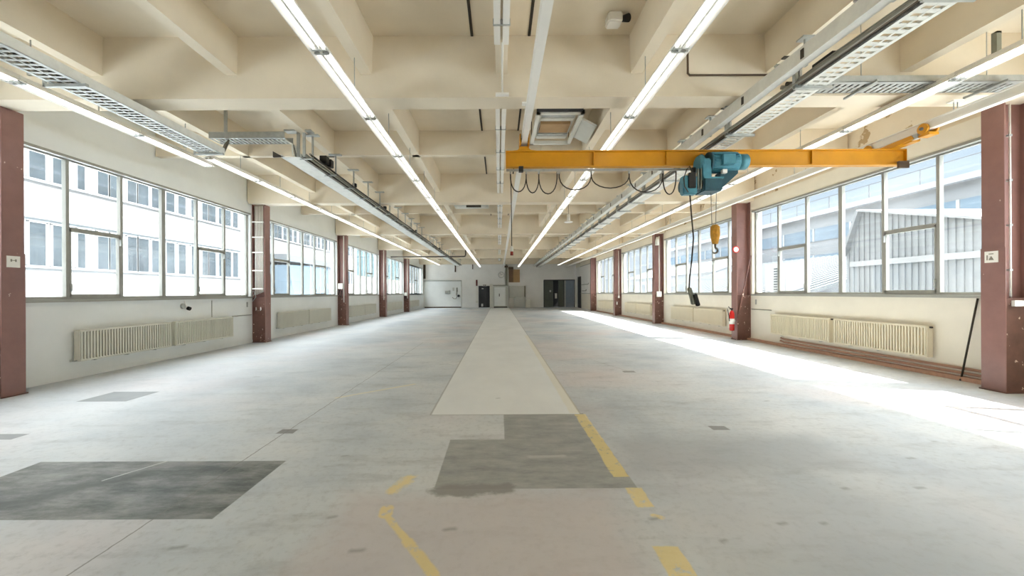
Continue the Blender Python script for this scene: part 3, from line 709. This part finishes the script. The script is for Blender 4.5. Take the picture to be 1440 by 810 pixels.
MB().box(.36, .44, GY-.09, GY-.01, 3.75, 3.845).build('limit_stop', BLACK, cr)
# festoon cable with loops under the girder
MB().box(.14, 4.0, GY+.065, GY+.085, 3.80, 3.84).build('festoon_track', GALV, cr)
fy = GY+.075
nodes = [.215, .50, .73, 1.07, 1.10, 1.68, 2.37, 2.98, 3.17]
for a, b, dr in ((.215, .50, .36), (.50, .73, .38), (.73, 1.06, .40), (1.10, 1.68, .33), (1.68, 2.37, .30), (2.37, 2.98, .38), (2.98, 3.22, .42)):
    pts = []
    for i in range(13):
        th = math.pi*i/12; pts.append(((a+b)/2-(b-a)/2*math.cos(th)*(1+.12*math.sin(th)), fy, 3.79-dr*math.sin(th)**.85))
    MB().tube(pts, .011, 6).build('festoon_loop', DARK, cr)
for x in nodes[:-1]: MB().box(x-.015, x+.015, fy-.02, fy+.02, 3.75, 3.80).build('cable_carrier', GALV, cr)
# hanging plug
t = thing('hanging_plug', 'red plug hanging on a long thin cable from the left end of the yellow girder', 'plug', P(719.5, 352, 7.3))
p0 = Vector((.22, 7.3, 3.80)); p1 = P(720, 346, 7.3)
MB().tube([p0, (p0+p1)/2+Vector((.004, 0, 0)), p1], .009, 6).build('cable', DARK, t)
MB().tube([p1, p1-Vector((0, 0, .03)), p1-Vector((0, 0, .10))], [.012, .03, .03], 10).build('cap', OFFW, t)
MB().tube([p1-Vector((0, 0, .10)), p1-Vector((0, 0, .17))], [.027, .03], 10).build('body', mat('plug_red', (150, 60, 50), .5), t)

# hoist
HY = 7.02
h = thing('electric_hoist', 'teal electric rope hoist with motor hanging on the yellow crane girder', 'hoist', (3.8, HY, 3.3))
k = 80.2
def hp(px, py): return Vector(((px-702)*HY/563.5, HY, 1.6+(410-py)*HY/563.5))
a, b = hp(982, 223), hp(1002, 256)
MB().tube([hp(980.5, 231), hp(985, 231), hp(986, 231)], [.13, .17, .17], 24).build('gear_cover', TEAL, h)
MB().box(hp(981, 0).x, hp(996, 0).x, HY-.16, HY+.05, hp(0, 256).z, hp(0, 226).z).build('gearbox', TEAL, h, bevel=.03)
mt = MB().tube([hp(996, 229), hp(998, 229), hp(1036, 229), hp(1037, 229)], [.14, .165, .165, .14], 28).build('motor', TEAL, h)
fm = MB()
for i in range(20):
    an = 2*math.pi*i/20
    fm.box(hp(1000, 0).x, hp(1034, 0).x, -.006, .006, .16, .182, Matrix.Translation((0, HY, hp(0, 229).z)) @ Matrix.Rotation(an, 4, 'X'))
fm.build('cooling_fins', TEAL, mt)
MB().tube([hp(1037, 228), hp(1049, 228), hp(1051, 228)], [.135, .135, .11], 24).build('fan_cover', TEAL, mt)
MB().tube([hp(995.5, 229), hp(998, 229)], [.18, .18], 24).build('flange_ring', TEALD, mt)
MB().box(hp(1008, 0).x, hp(1026, 0).x, HY-.22, HY-.12, hp(0, 236).z, hp(0, 222).z).build('terminal_box', TEAL, mt, bevel=.01)
dr_ = MB().box(hp(984, 0).x, hp(1010, 0).x, HY-.17, HY+.2, hp(0, 271).z, hp(0, 253).z).build('drum_housing', TEALD, h, bevel=.02)
MB().box(hp(983.5, 0).x, hp(1011, 0).x, HY-.18, HY+.2, hp(0, 254.5).z, hp(0, 252.5).z).build('flange', TEAL, dr_)
MB().prism([(hp(1008, 0).x, hp(0, 268).z), (hp(1012, 0).x, hp(0, 266).z), (hp(1034, 0).x, hp(0, 246).z), (hp(1034, 0).x, hp(0, 242).z), (hp(1010, 0).x, hp(0, 244).z)], HY-.1, HY+.08, 'y').build('bracket', TEALD, h)
MB().box(hp(1010, 0).x, hp(1016, 0).x, HY-.17, HY-.10, hp(0, 247).z, hp(0, 242).z).build('tag_plate', WHITE, h)
MB().tube([hp(958, 262), hp(984, 262)], .11, 18).build('trolley_motor', TEALD, h)
cbx = MB().box(hp(955.5, 0).x, hp(975, 0).x, HY-.17, HY-.02, hp(0, 276).z, hp(0, 250).z).build('control_box', TEAL, h, bevel=.02)
MB().box(hp(962, 0).x, hp(972, 0).x, HY-.2, HY-.165, hp(0, 268).z, hp(0, 247).z).build('contactor_cover', BLACK, cbx, bevel=.008)
for px in (977, 981): MB().box(hp(px, 0).x, hp(px+1.3, 0).x, HY-.14, HY-.08, hp(0, 268).z, hp(0, 240).z).build('side_strap', DUCTG, h)
MB().tube([hp(976, 236), hp(976, 246)], .04, 12).build('limit_switch', BLACK, h)
# trolley on the lower flange
for x in (hp(990, 0).x, hp(1030, 0).x):
    MB().tube([(x, GY-.13, 3.905), (x, GY-.02, 3.905)], [.045, .045], 14).build('trolley_wheel', STEEL, h)
    MB().box(x-.06, x+.06, GY-.15, GY-.13, 3.70, 3.95).build('trolley_plate', TEALD, h)
cable = [hp(961, 274), hp(956, 266), hp(955, 255), hp(959, 243), hp(963, 238), hp(966, 248)]
MB().tube([v+Vector((0, -.2, 0)) for v in cable], .009, 6).build('supply_cable', DARK, h)
for px in (1001.5, 1009.5):
    MB().tube([hp(px, 265)+Vector((0, .03, 0)), hp(1003+(px-1001.5)*.65, 322)+Vector((0, .03, 0))], .005, 6).build('rope', STEEL, h)
hb = MB().tube([hp(1006, 316), hp(1006, 319), hp(1006, 330), hp(1006, 338), hp(1006, 343)], [.035, .075, .08, .062, .045], 14).build('hook_block', HOOKY, h)
MB().box(hp(1003.5, 0).x, hp(1008.5, 0).x, HY-.10, HY+.10, hp(0, 335).z, hp(0, 322).z).build('sheave_cover', HOOKY, hb, bevel=.01)
hk = [hp(1006, 343), hp(1006, 349)]
c = hp(1005.6, 351.5)
for i in range(11):
    an = R(70 - i*25); hk.append(c + Vector((math.cos(an)*.048, 0, math.sin(an)*.045 - .01)))
MB().tube(hk, [.018, .016]+[.018]*8+[.012, .008, .005], 8).build('hook', STEEL, hb)
pc = [hp(968, 276), hp(969.5, 300), hp(972.5, 335), hp(970, 365), hp(967, 390), hp(966, 405)]
pd = MB().tube([v+Vector((0, -.08, 0)) for v in pc], .013, 8).build('pendant_cable', DARK, h)
pm = Matrix.Translation(hp(969.5, 416)+Vector((0, -.08, 0))) @ Matrix.Rotation(R(-14), 4, 'Y')
pb = MB().box(-.035, .025, -.035, .035, -.15, .15, pm).build('pendant_control', DUCTG, h, bevel=.01)
MB().box(-.02, .045, -.03, .03, -.155, .06, Matrix.Translation(hp(972.5, 418)+Vector((0, -.12, 0))) @ Matrix.Rotation(R(-16), 4, 'Y')).build('handset', BLACK, pb, bevel=.01)

# ================================================================== fluorescent luminaires
def make_luminaire(Ln=1.72):
    t = thing('fluorescent_luminaire', 'l', 'light fitting', (0, 0, 0))
    MB().box(-.05, .05, -Ln/2, Ln/2, .035, .10).build('housing', WHITE, t)
    MB().prism([(-.115, 0), (-.105, 0), (-.05, .038), (.05, .038), (.105, 0), (.115, 0), (.055, .05), (-.055, .05)], -Ln/2, Ln/2, 'y').build('reflector', WHITE, t)
    for x in (-.055, .055):
        MB().tube([(x, -Ln/2+.05, .012), (x, Ln/2-.05, .012)], .013, 8).build('tube', TUBE, t)
    MB().box(-.012, .012, -Ln/2, Ln/2, .0, .036).build('spine', GALVL, t)
    for y in (-Ln/2+.02, Ln/2-.045): MB().box(-.08, .08, y, y+.025, -.004, .036).build('lamp_holder', GALV, t)
    MB().tube([(0, .2, .10), (0, .2, .56)], .006, 6).build('suspension_rod', GALV, t)
    return t
lum = make_luminaire(); first = True
ORD = 'first second third fourth fifth sixth seventh eighth ninth tenth eleventh twelfth thirteenth fourteenth fifteenth sixteenth seventeenth eighteenth nineteenth twentieth twenty-first twenty-second twenty-third twenty-fourth'.split()
rows = ((-2.0, 4.32, 3.65, 42, 'light fitting from the camera in the row left of the middle rail', 'lights of the row left of the middle'),
        (2.05, 4.32, 3.65, 42, 'light fitting from the camera in the row right of the middle rail', 'lights of the row right of the middle'),
        (-6.2, 4.33, 4.29, 8.5, 'light fitting from the camera in the short row outside the slotted tray', 'lights of the short near row'),
        (-6.15, 4.47, 9.35, 42, 'light fitting in the long row by the white wall', 'lights of the row along the white wall'),
        (6.15, 4.42, 4.5, 42, 'light fitting from the camera in the row above the sun patches', 'lights of the row along the cream wall'))
for x, z, y0, y1, lab, grp in rows:
    y = y0; i = 0
    while y < y1:
        la_ = ORD[i] + ' ' + lab; i += 1
        if first: lum.location = (x, y, z); tag(lum, la_, 'light fitting', grp); first = False
        else: dup(lum, (x, y, z), la_, grp)
        y += 1.73

# white conduit boxes under the middle rib
t = thing('middle_trunking', 'white jointed trunking fixed under the rib along the middle of the ceiling', 'trunking', (.05, 6, 4.8))
for kk in range(-1, 6):
    y0, y1 = 6.42+BAY*kk, min(6.02+BAY*(kk+1), 42.5)
    for x in (-.01, .10):
        MB().box(x-.04, x+.04, y0 if kk >= 0 else 2.0, y1-(.8 if kk < 0 else 0), RIB-.06, RIB).build('channel', WHITE, t)
    y = y0
    while y < y1-.3:
        MB().box(-.06, .15, y+.2, y+.22, RIB-.07, RIB+.01).build('clip', GALV, t); y += 1.3
MB().tube([(.06, 5.2, RIB-.05), (.06, 6.0, 4.85), (.06, 6.0, 4.58)], .015, 6).build('drop_pipe', WHITE, t)
MB().box(-.04, .16, 5.96, 6.03, 4.55, 4.58).build('foot', WHITE, t)

# ================================================================== cable trays
def ladder(t, x0, x1, y0, y1, z, side_h, rung, m, mr, rw=.03, center=False, skew=0.0):
    MB().box(x0, x0+.015, y0, y1, z, z+side_h).build('side_rail', m, t); MB().box(x1-.015, x1, y0, y1, z, z+side_h).build('side_rail', m, t)
    r = MB(); y = y0+.03
    while y < y1-.05:
        if skew:
            r.prism([(x0, y), (x0, y+rw), (x1, y+rw+skew), (x1, y+skew)], z, z+.008, 'z')
        else: r.box(x0, x1, y, y+rw, z, z+.008)
        y += rung
    r.box(x0, x0+.05, y0, y1, z-.002, z+.006); r.box(x1-.05, x1, y0, y1, z-.002, z+.006)
    if center: r.box((x0+x1)/2-.012, (x0+x1)/2+.012, y0, y1, z-.002, z+.006)
    r.build('rungs', mr, t)
# left near tray
t = thing('cable_tray', 'grey slotted cable tray with dark cables ending above the nearest left windows', 'cable tray', (-5.5, 4.5, 4.32))
ladder(t, -5.76, -5.36, .8, 7.85, 4.32, .13, .09, GALVL, GALV, .035, True, .03)
for i, x in enumerate((-5.66, -5.61, -5.57, -5.50, -5.45)):
    MB().tube([(x, .9, 4.345), (x+.015, 3.5, 4.348), (x-.01, 5.5, 4.345), (x, 7.7, 4.345)], .014, 6).build('cable', DARK if i % 2 else GCAB, t)
for y in (2.6, 5.15, 7.7):
    MB().box(-5.85, -5.30, y, y+.04, 4.28, 4.32).build('bracket', GALV, t)
    MB().box(-5.86, -5.83, y, y+.03, 4.28, 4.46).build('bracket', GALV, t)
    MB().box(-6.06, -5.83, y, y+.03, 4.43, 4.46).build('bracket', GALV, t)
    MB().tube([(-6.03, y+.02, 4.44), (-6.03, y+.02, RIB)], .008, 6).build('threaded_rod', GALV, t)
# transverse tray
t = thing('cable_tray', 'short grey ladder tray crossing between the slotted tray and the long boxed tray', 'cable tray', (-5.0, 8.1, 4.68))
tx0, tx1, ty0, ty1, tz = -5.75, -4.25, 7.95, 8.3, 4.70
MB().box(tx0, tx1, ty0, ty0+.015, tz, tz+.12).build('side_rail', GALV, t); MB().box(tx0, tx1, ty1-.015, ty1, tz, tz+.12).build('side_rail', GALV, t)
r = MB(); x = tx0
while x < tx1-.05: r.box(x, x+.03, ty0, ty1, tz, tz+.01); x += .085
r.box(tx0, tx1, ty0, ty0+.04, tz-.002, tz+.006).build('rungs', GALV, t)
MB().box(-5.55, -5.50, 8.1, 8.14, tz+.12, SLAB).box(-5.62, -5.43, 8.05, 8.2, SLAB-.02, SLAB).build('support', GALV, t)
for i in range(4):
    o_ = i*.05
    MB().tube([(-5.6, 8.05+o_, tz+.03), (-4.6, 8.05+o_, tz+.03), (-4.3, 8.06+o_, tz+.02), (-4.17, 8.1+o_, tz-.08), (-4.18+.03*i, 8.15+o_, tz-.25), (-4.25+.03*i, 8.3+o_, 4.46)], .018, 6).build('cable', OFFW if i != 1 else GCAB, t)
for i in range(3): MB().tube([(-5.5+.03*i, 7.75, 4.37), (-5.5+.03*i, 7.95, 4.42), (-5.5+.03*i, 8.05, 4.6), (-5.42, 8.08, 4.73)], .014, 6).build('cable', GCAB, t)
# long left boxed tray
t = thing('cable_tray', 'long pale covered cable tray with dark cable bundle and small boxes left of the middle', 'cable tray', (-4.2, 8.3, 4.4))
MB().box(-4.45, -4.05, 8.2, 41.8, 4.39, 4.40).build('tray_bottom', GALVL, t)
MB().box(-4.45, -4.44, 8.2, 41.8, 4.39, 4.45).box(-4.06, -4.05, 8.2, 41.8, 4.39, 4.47).build('side_rail', GALVL, t)
for i in range(5):
    x = -4.02+.042*i
    pts = []; y = 8.25
    while y < 41.5: pts.append((x+random.uniform(-.012, .012), y, 4.435+.03*(i % 2)+random.uniform(-.008, .008))); y += 1.1
    MB().tube(pts, .02, 6).build('cable', (DARK, GCAB, DUCTG, GCAB, DARK)[i], t)
y = 8.3; i = 0
while y < 41:
    MB().box(-4.12, -3.84, y, y+.03, 4.38, 4.41).box(-3.87, -3.84, y, y+.03, 4.38, BEAM+.02 if False else RIB).build('hanger', GALV, t)
    MB().box(-4.0, -3.72, y-.04, y+.06, RIB-.025, RIB).build('hanger_head', GALV, t)
    y += 1.17; i += 1
for i, y in enumerate((8.9, 9.15, 10.9, 13.8, 17.3, 19.0, 23.0, 26.5, 30.2)):
    big = i < 2 or i in (4, 6)
    s = .1 if big else .06
    MB().box(-3.98, -3.98+s*1.6, y, y+s*1.5, 4.50, 4.50+s*1.7).build('junction_box', (BLACK if i < 4 or i % 2 else OFFW), t, bevel=.008)
MB().box(-4.12, -4.07, 8.18, 8.22, 4.40, 4.92).box(-4.0, -3.95, 8.18, 8.22, 4.40, 4.92).box(-4.35, -3.8, 8.12, 8.28, 4.90, 4.93).build('end_support', GALV, t)
MB().prism([(-4.62, 4.40), (-4.40, 4.40), (-4.62, 4.52)], 8.2, 8.24, 'y').build('corner_bracket', DARK, t)
# right trunking (solid) and perforated tray
t = thing('cable_trunking', 'pale solid trunking with dark slots hanging alongside the perforated tray', 'trunking', (3.7, 1, 4.35))
MB().box(3.62, 3.74, .5, 42, 4.34, 4.52).build('duct', GALVL, t)
y = 2.4; i = 0
while y < 41:
    MB().box(3.612, 3.62, y, y+.05, 4.37, 4.48).build('slot', DARK, t)
    MB().box(3.98, 4.01, y+.45, y+.48, 4.53, RIB).box(3.6, 4.01, y+.44, y+.49, 4.52, 4.54).box(3.92, 4.2, y+.40, y+.53, RIB-.02, RIB).build('hanger', GALV, t)
    y += 1.17
t = thing('cable_tray', 'long pale perforated cable tray with thick dark cables, right of the middle', 'cable tray', (4.0, 1, 4.2))
ladder(t, 3.88, 4.18, .5, 41.5, 4.22, .05, .10, GALVL, GALVL, .055, True, .0)
for i in range(5):
    pts = []; y = .6
    x = 3.86 - .035*(i % 3)
    while y < 41.5: pts.append((x+random.uniform(-.008, .008), y, 4.25+.035*(i//3)+random.uniform(-.008, .008))); y += 1.3
    MB().tube(pts, .02, 6).build('cable', (DARK, BRPIPE, GCAB, DARK, GCAB)[i], t)
y = 2.0
while y < 41:
    MB().box(3.78, 4.26, y, y+.04, 4.18, 4.22).box(3.78, 3.82, y, y+.05, 4.2, 4.45).box(3.84, 3.87, y, y+.05, 4.2, 4.45).build('hanger', GALV, t)
    MB().box(4.0, 4.14, y+.5, y+.56, RIB-.02, RIB).build('rib_clamp', DARK, t)
    y += 1.17 if y > 8 else 1.55
for y in (4.6, 7.9): MB().box(3.84, 3.9, y, y+.3, 4.30, 4.36).build('splice', BLACK, t)
# transverse perforated tray on the right
t = thing('cable_tray', 'grey perforated cable tray crossing in front of the first beam towards the right column', 'cable tray', (5.8, 5.7, 4.51))
MB().box(4.3, 7.35, 5.58, 5.595, 4.51, 4.60).box(4.3, 7.35, 5.885, 5.90, 4.51, 4.60).build('side_rail', GALV, t)
r = MB(); x = 4.3
while x < 7.33: r.box(x, x+.055, 5.58, 5.90, 4.51, 4.518); x += .09
r.box(4.3, 7.35, 5.58, 5.64, 4.507, 4.516).box(4.3, 7.35, 5.73, 5.75, 4.507, 4.516).build('rungs', GALV, t)
for i in range(2): MB().tube([(4.1, 5.7+.1*i, 4.55), (7.3, 5.7+.1*i, 4.55), (7.45, 5.72+.1*i, 4.55)], .03, 8).build('cable', GCAB if i else DARK, t)
for x in (5.2, 7.0): MB().box(x, x+.03, 5.5, 6.04, 4.48, 4.51).build('bracket', GALV, t)
for x in (5.2, 7.0): MB().tube([(x, 5.74, 4.51), (x, 5.74, SLAB)], .006, 6).build('rod', GALV, t)
MB().tube([(7.33, 5.74, 4.55), (7.52, 5.74, 4.55)], .045, 10).build('end_cap', GALV, t)
# dark conduits and pipes
tag(MB().tube([(2.83, 5.98, SLAB), (2.83, 5.98, 4.86), (2.86, 5.98, 4.83), (4.05, 5.98, 4.83)], .016, 8).build('conduit', BRPIPE), 'thin brown conduit bending along the face of the first cross beam', 'conduit')
tag(MB().tube([(-8.1, 30.0, 4.32), (-2.7, 30.0, 4.32), (-2.55, 30.0, 4.34), (-2.5, 30.0, 4.46), (-2.5, 30.0, SLAB)], .05, 10).build('crossing_pipe', mat('dark_grey_pipe', (88, 82, 74), .6)), 'dark pipe crossing below the ceiling deep in the hall from the left windows', 'pipe')
# brackets on ribs at the right
for i, (x, y, lab) in enumerate(((5.55, 4.35, 'dark angle bracket on the side of the rib beside the perforated tray'), (6.35, 5.1, 'grey strip bracket above the row of lights nearest the sunlit windows'))):
    tag(MB().box(x, x+.06, y, y+.06, 4.55 if i else 4.9, 4.9 if i else 5.1).box(x-.14 if not i else x, x+.06, y, y+.02, 4.88 if i else 5.08, 4.9 if i else 5.11).build('bracket', DUCTG if i else DARK), lab, 'bracket')

# ================================================================== heater in the coffer, other ceiling devices
t = thing('ceiling_air_heater', 'square louvred air heater hanging in a ceiling bay above the yellow girder', 'heater', (1.2, 8.3, 5.0))
x0, x1, y0, y1, z = .72, 1.62, 7.5, 9.1, 4.95
f = MB().box(x0, x1, y0, y0+.07, z, z+.07).box(x0, x1, y1-.07, y1, z, z+.07).box(x0, x0+.07, y0, y1, z, z+.07).box(x1-.07, x1, y0, y1, z, z+.07)
f.build('frame', OFFW, t)
MB().box(x0+.1, x1-.1, y0+.12, y1-.12, z+.12, SLAB).build('body', LGREY, t)
MB().box(x0+.14, x1-.16, y0+.62, y0+1.05, z+.06, z+.14).build('tan_panel', TAN, t)
for i, yy in enumerate((y0+.2, y0+.36, y0+1.12, y0+1.28)):
    MB().box(x0+.12, x1-.14, yy, yy+.10, z+.06, z+.08, ).build('louvre', GALV if i in (0, 2) else OFFW, t)
MB().box(x0, x1-.05, y0-.14, y0-.02, z+.02, z+.20).build('top_bar', BLACK, t)
for xx in (x0+.03, x1-.03):
    for yy in (y0+.03, y1-.03): MB().tube([(xx, yy, z+.05), (xx, yy, SLAB)], .008, 6).build('rod', DARK, t)
MB().box(-.02, .02, -.55, .35, -.2, .2, Matrix.Translation((1.74, 8.35, 4.93)) @ Matrix.Rotation(R(-62), 4, 'Y')).build('side_flap', LGREY, t)
t = thing('ceiling_air_heater', 'wide grey air heater with a dark outlet in a farther ceiling bay', 'heater', (-1.0, 15.8, 4.9))
MB().box(-1.72, -.4, 15.4, 15.9, 4.93, 5.3).build('body', LGREY, t, bevel=.02)
MB().box(-1.25, -.68, 15.39, 15.5, 4.90, 4.99).build('outlet', DARK, t)
MB().box(-1.35, -.6, 15.37, 15.4, 5.02, 5.2).build('front_panel', OFFW, t)
for x in (-1.55, -.5): MB().tube([(x, 15.34, 5.16), (x, 15.40, 5.16)], .07, 14).build('fan_port', BLACK, t)
for x in (-1.5, -.6): MB().tube([(x, 15.6, 5.3), (x, 15.6, SLAB)], .01, 6).build('rod', GALV, t)
t = thing('floodlight', 'small white floodlight with a black lens on the ceiling near the first beam', 'light', (1.65, 5.6, 5.4))
MB().box(1.52, 1.72, 5.5, 5.7, 5.33, SLAB, ).build('body', WHITE, t, bevel=.02)
MB().tube([(1.74, 5.6, 5.42), (1.80, 5.52, 5.38)], [.04, .055], 14).build('lens', BLACK, t)
t = thing('pendant_lamp', 'small white pendant lamp with a flat saucer shade in a mid-depth ceiling bay', 'lamp', (2.7, 15.5, 4.5))
c = P(800, 312, 15.6)
MB().tube([c+Vector((0, 0, .30)), c+Vector((0, 0, .04))], [.06, .06], 10).build('stem', WHITE, t)
MB().tube([c+Vector((0, 0, .05)), c, c-Vector((0, 0, .02))], [.05, .17, .16], 18).build('shade', WHITE, t)
MB().tube([c+Vector((0, 0, .3)), Vector((c.x, c.y, SLAB))], .01, 6).build('cord', GCAB, t)

# ================================================================== outside
tag(MB().box(-70, 90, -60, 200, -1.3, -1.0).build('ground', BOUNCEG), kind='structure')
# left: white rendered building
t = thing('office_block', 'white rendered office block with two rows of dark windows outside the white-walled windows', 'building', (-20, 20, -1))
fx = -20.0
MB().box(fx-12, fx, -22, 56.0, -1, 9.0).build('wall', FAC, t)
for (z0, z1) in ((2.88, 4.78), (6.62, 8.1)):
    MB().box(fx, fx+.04, -20, 55.5, z0, z1+.32).build('window_band', FACB, t)
    MB().box(fx, fx+.12, -20, 55.5, z1+.14, z1+.30).build('lintel_strip', FACB, t)
    MB().box(fx, fx+.10, -20, 55.5, z0-.10, z0-.02).build('sill_strip', EXFR, t)
spans = [(17.0, 17.62), (17.9, 18.5), (18.95, 19.3), (19.9, 20.45), (20.55, 21.2), (21.5, 22.05), (22.15, 22.8), (23.0, 23.6)]
cyc = [(0, .62), (.9, 1.5), (1.95, 2.3), (2.9, 3.45), (3.55, 4.2), (4.5, 5.05), (5.15, 5.8), (6.0, 6.6)]
for c in range(-5, 6):
    for (a, b) in cyc:
        y0 = 17.0 + 7.0*c + a; y1 = 17.0 + 7.0*c + b
        if y1 > 55 or y0 < -10: continue
        for (z0, z1) in ((2.88, 4.72), (6.62, 8.05)):
            fr = MB().box(fx, fx+.09, y0-.09, y0, z0-.05, z1+.05).box(fx, fx+.09, y1, y1+.09, z0-.05, z1+.05).box(fx, fx+.09, y0-.09, y1+.09, z1, z1+.08).box(fx, fx+.09, y0-.09, y1+.09, z0-.08, z0).build('window_surround', EXFR, t)
            MB().box(fx, fx+.06, y0, y1, z0, z1).build('pane', EXGL, fr)
t = thing('glass_pavilion', 'grey-blue glazed building with an overhanging slanted edge beyond the white office block', 'building', (-19, 38, -1))
MB().prism([(33.2, 4.0), (46, 4.6), (46, -1), (35.4, -1)], -19.8, -17.5, 'x').build('glazed_wall', EXBL, t)
MB().box(-19.8, -17.3, 33.1, 46.2, 4.3, 4.9).build('roof_edge', CORR, t)
for yy in (37, 39, 41, 43): MB().box(-17.5, -17.42, yy, yy+.1, -1, 4.5).build('mullion', EXFR, t)
t = thing('teal_building', 'teal glazed upper storeys above a white base deep outside the white-walled windows', 'building', (-26, 65, -1))
MB().box(-40, -30, 60, 130, 5.3, 11).build('upper_storey', TEALB, t)
MB().box(-41, -29.5, 60, 131, 4.9, 5.3).build('edge_beam', DUCTG, t)
MB().box(-40, -30.5, 60.5, 129.5, -1, 4.9).build('base', FAC, t)
for i in range(15): MB().box(-30, -29.9, 62+i*4.4, 62.2+i*4.4, 5.3, 11).build('mullion', EXFR, t)
t2 = MB().box(-29, -22, 60, 105, -1, 4.1).build('white_annex', FAC); tag(t2, 'plain white low annex under the teal glazed storeys outside', 'building')

# right: sawtooth corrugated sheds, roofs and blue-glass building
def corrugated_profile(poly_fn, y0, y1, step, x, depth, zb):
    """vertical sheet in plane x with trapezoid ribs; top follows poly_fn(y)"""
    b = MB(); y = y0
    while y < y1 - 1e-6:
        for (d, wd) in ((0, .55), (.035, .45)):
            ya, yb = y, min(y+step*wd, y1)
            if yb > ya:
                b.prism([(ya, zb), (yb, zb), (yb, poly_fn(yb)), (ya, poly_fn(ya))], x-d, x+.05, 'x')
            y = yb
            if y >= y1: break
    return b
def saw(y):
    if y > 15.4: return 4.65 - (y-15.4)/.7*1.65
    return 4.65 - (15.4-y)*.26
t = thing('corrugated_shed', 'grey corrugated shed with an asymmetric sawtooth gable outside the nearest sunlit window', 'building', (14, 13, -1))
corrugated_profile(saw, 4.0, 16.1, .22, 14.0, .05, -1).build('gable_sheet', CORR, t)
MB().prism([(4.0, saw(4.0)), (15.4, 4.65), (15.4, 4.73), (4.0, saw(4.0)+.08)], 13.8, 24, 'x').build('roof', CORRW, t)
MB().prism([(15.4, 4.65), (16.1, 3.0), (16.2, 3.0), (15.48, 4.73)], 13.8, 24, 'x').build('steep_roof', CORR, t)
MB().box(13.9, 13.96, 4.0, 15.9, 2.55, 2.75).build('light_band', CORRW, t)
for y in (6.5, 8.5, 10.6, 12.6, 14.4): MB().box(13.88, 13.96, y, y+.09, -1, 2.55).build('downpipe', CORRW, t)
t = thing('ribbed_roof_shed', 'low shed with a sloping white ribbed roof beyond the sawtooth gable', 'building', (15, 21, -1))
rf = MB(); M = Matrix.Translation((11.5, 0, 1.0)) @ Matrix.Rotation(R(-17), 4, 'Y')
y = 17.0
rf.box(0, 9, 17.0, 34, -.05, 0, M)
while y < 34: rf.box(0, 9, y, y+.14, 0, .12, M); y += .45
rf.build('ribbed_roof', CORR, t)
MB().box(12.2, 20, 17.2, 33.8, -1, 1.0).build('wall', CORR, t)
t = thing('chiller_unit', 'white rooftop cooling unit with a dark louvred grille outside the second pane', 'cooling unit', (13, 18.5, 1))
MB().box(13.0, 14.2, 18.2, 19.6, -1, 2.9).build('casing', EXFR, t, bevel=.02)
for i in range(12): MB().box(12.98, 13.0, 18.45, 18.95, 1.3+i*.12, 1.36+i*.12).build('louvre', EXGL, t)
t = thing('blue_glass_building', 'long pale building with blue glazed bands and a roof railing beyond the sheds', 'building', (30, 35, -1))
MB().box(30, 44, 8, 75, -1, 8.6).build('wall', CORRW, t)
for (z0, z1) in ((6.3, 7.5), (3.0, 5.0)):
    MB().box(29.93, 30, 10, 74, z0, z1).build('window_band', EXBL, t)
    for i in range(16): MB().box(29.88, 29.93, 10.0+i*4, 10.2+i*4, z0, z1).build('mullion', EXFR, t)
MB().box(29.5, 44, 7.5, 75, 8.6, 9.0).build('roof_edge', EXFR, t)
rl_ = MB().box(30.5, 30.56, 9, 74, 10.3, 10.36)
for i in range(17): rl_.box(30.5, 30.56, 9+i*4, 9.06+i*4, 9.0, 10.3)
rl_.build('railing', CORR, t)
t = thing('far_shed', 'pale ribbed shed with grey doors outside the farther sunlit windows', 'building', (22, 42, -1))
MB().box(19.5, 28, 36, 62, -1, 3.4).build('wall', CORRW, t)
MB().prism([(19.2, 3.4), (28.3, 3.4), (23.7, 5.0)], 35.8, 62.2, 'y').build('roof', CORR, t)
for i in range(6): MB().box(19.45, 19.5, 37+i*4.2, 38.6+i*4.2, .6, 2.6).build('door_panel', CORR, t)
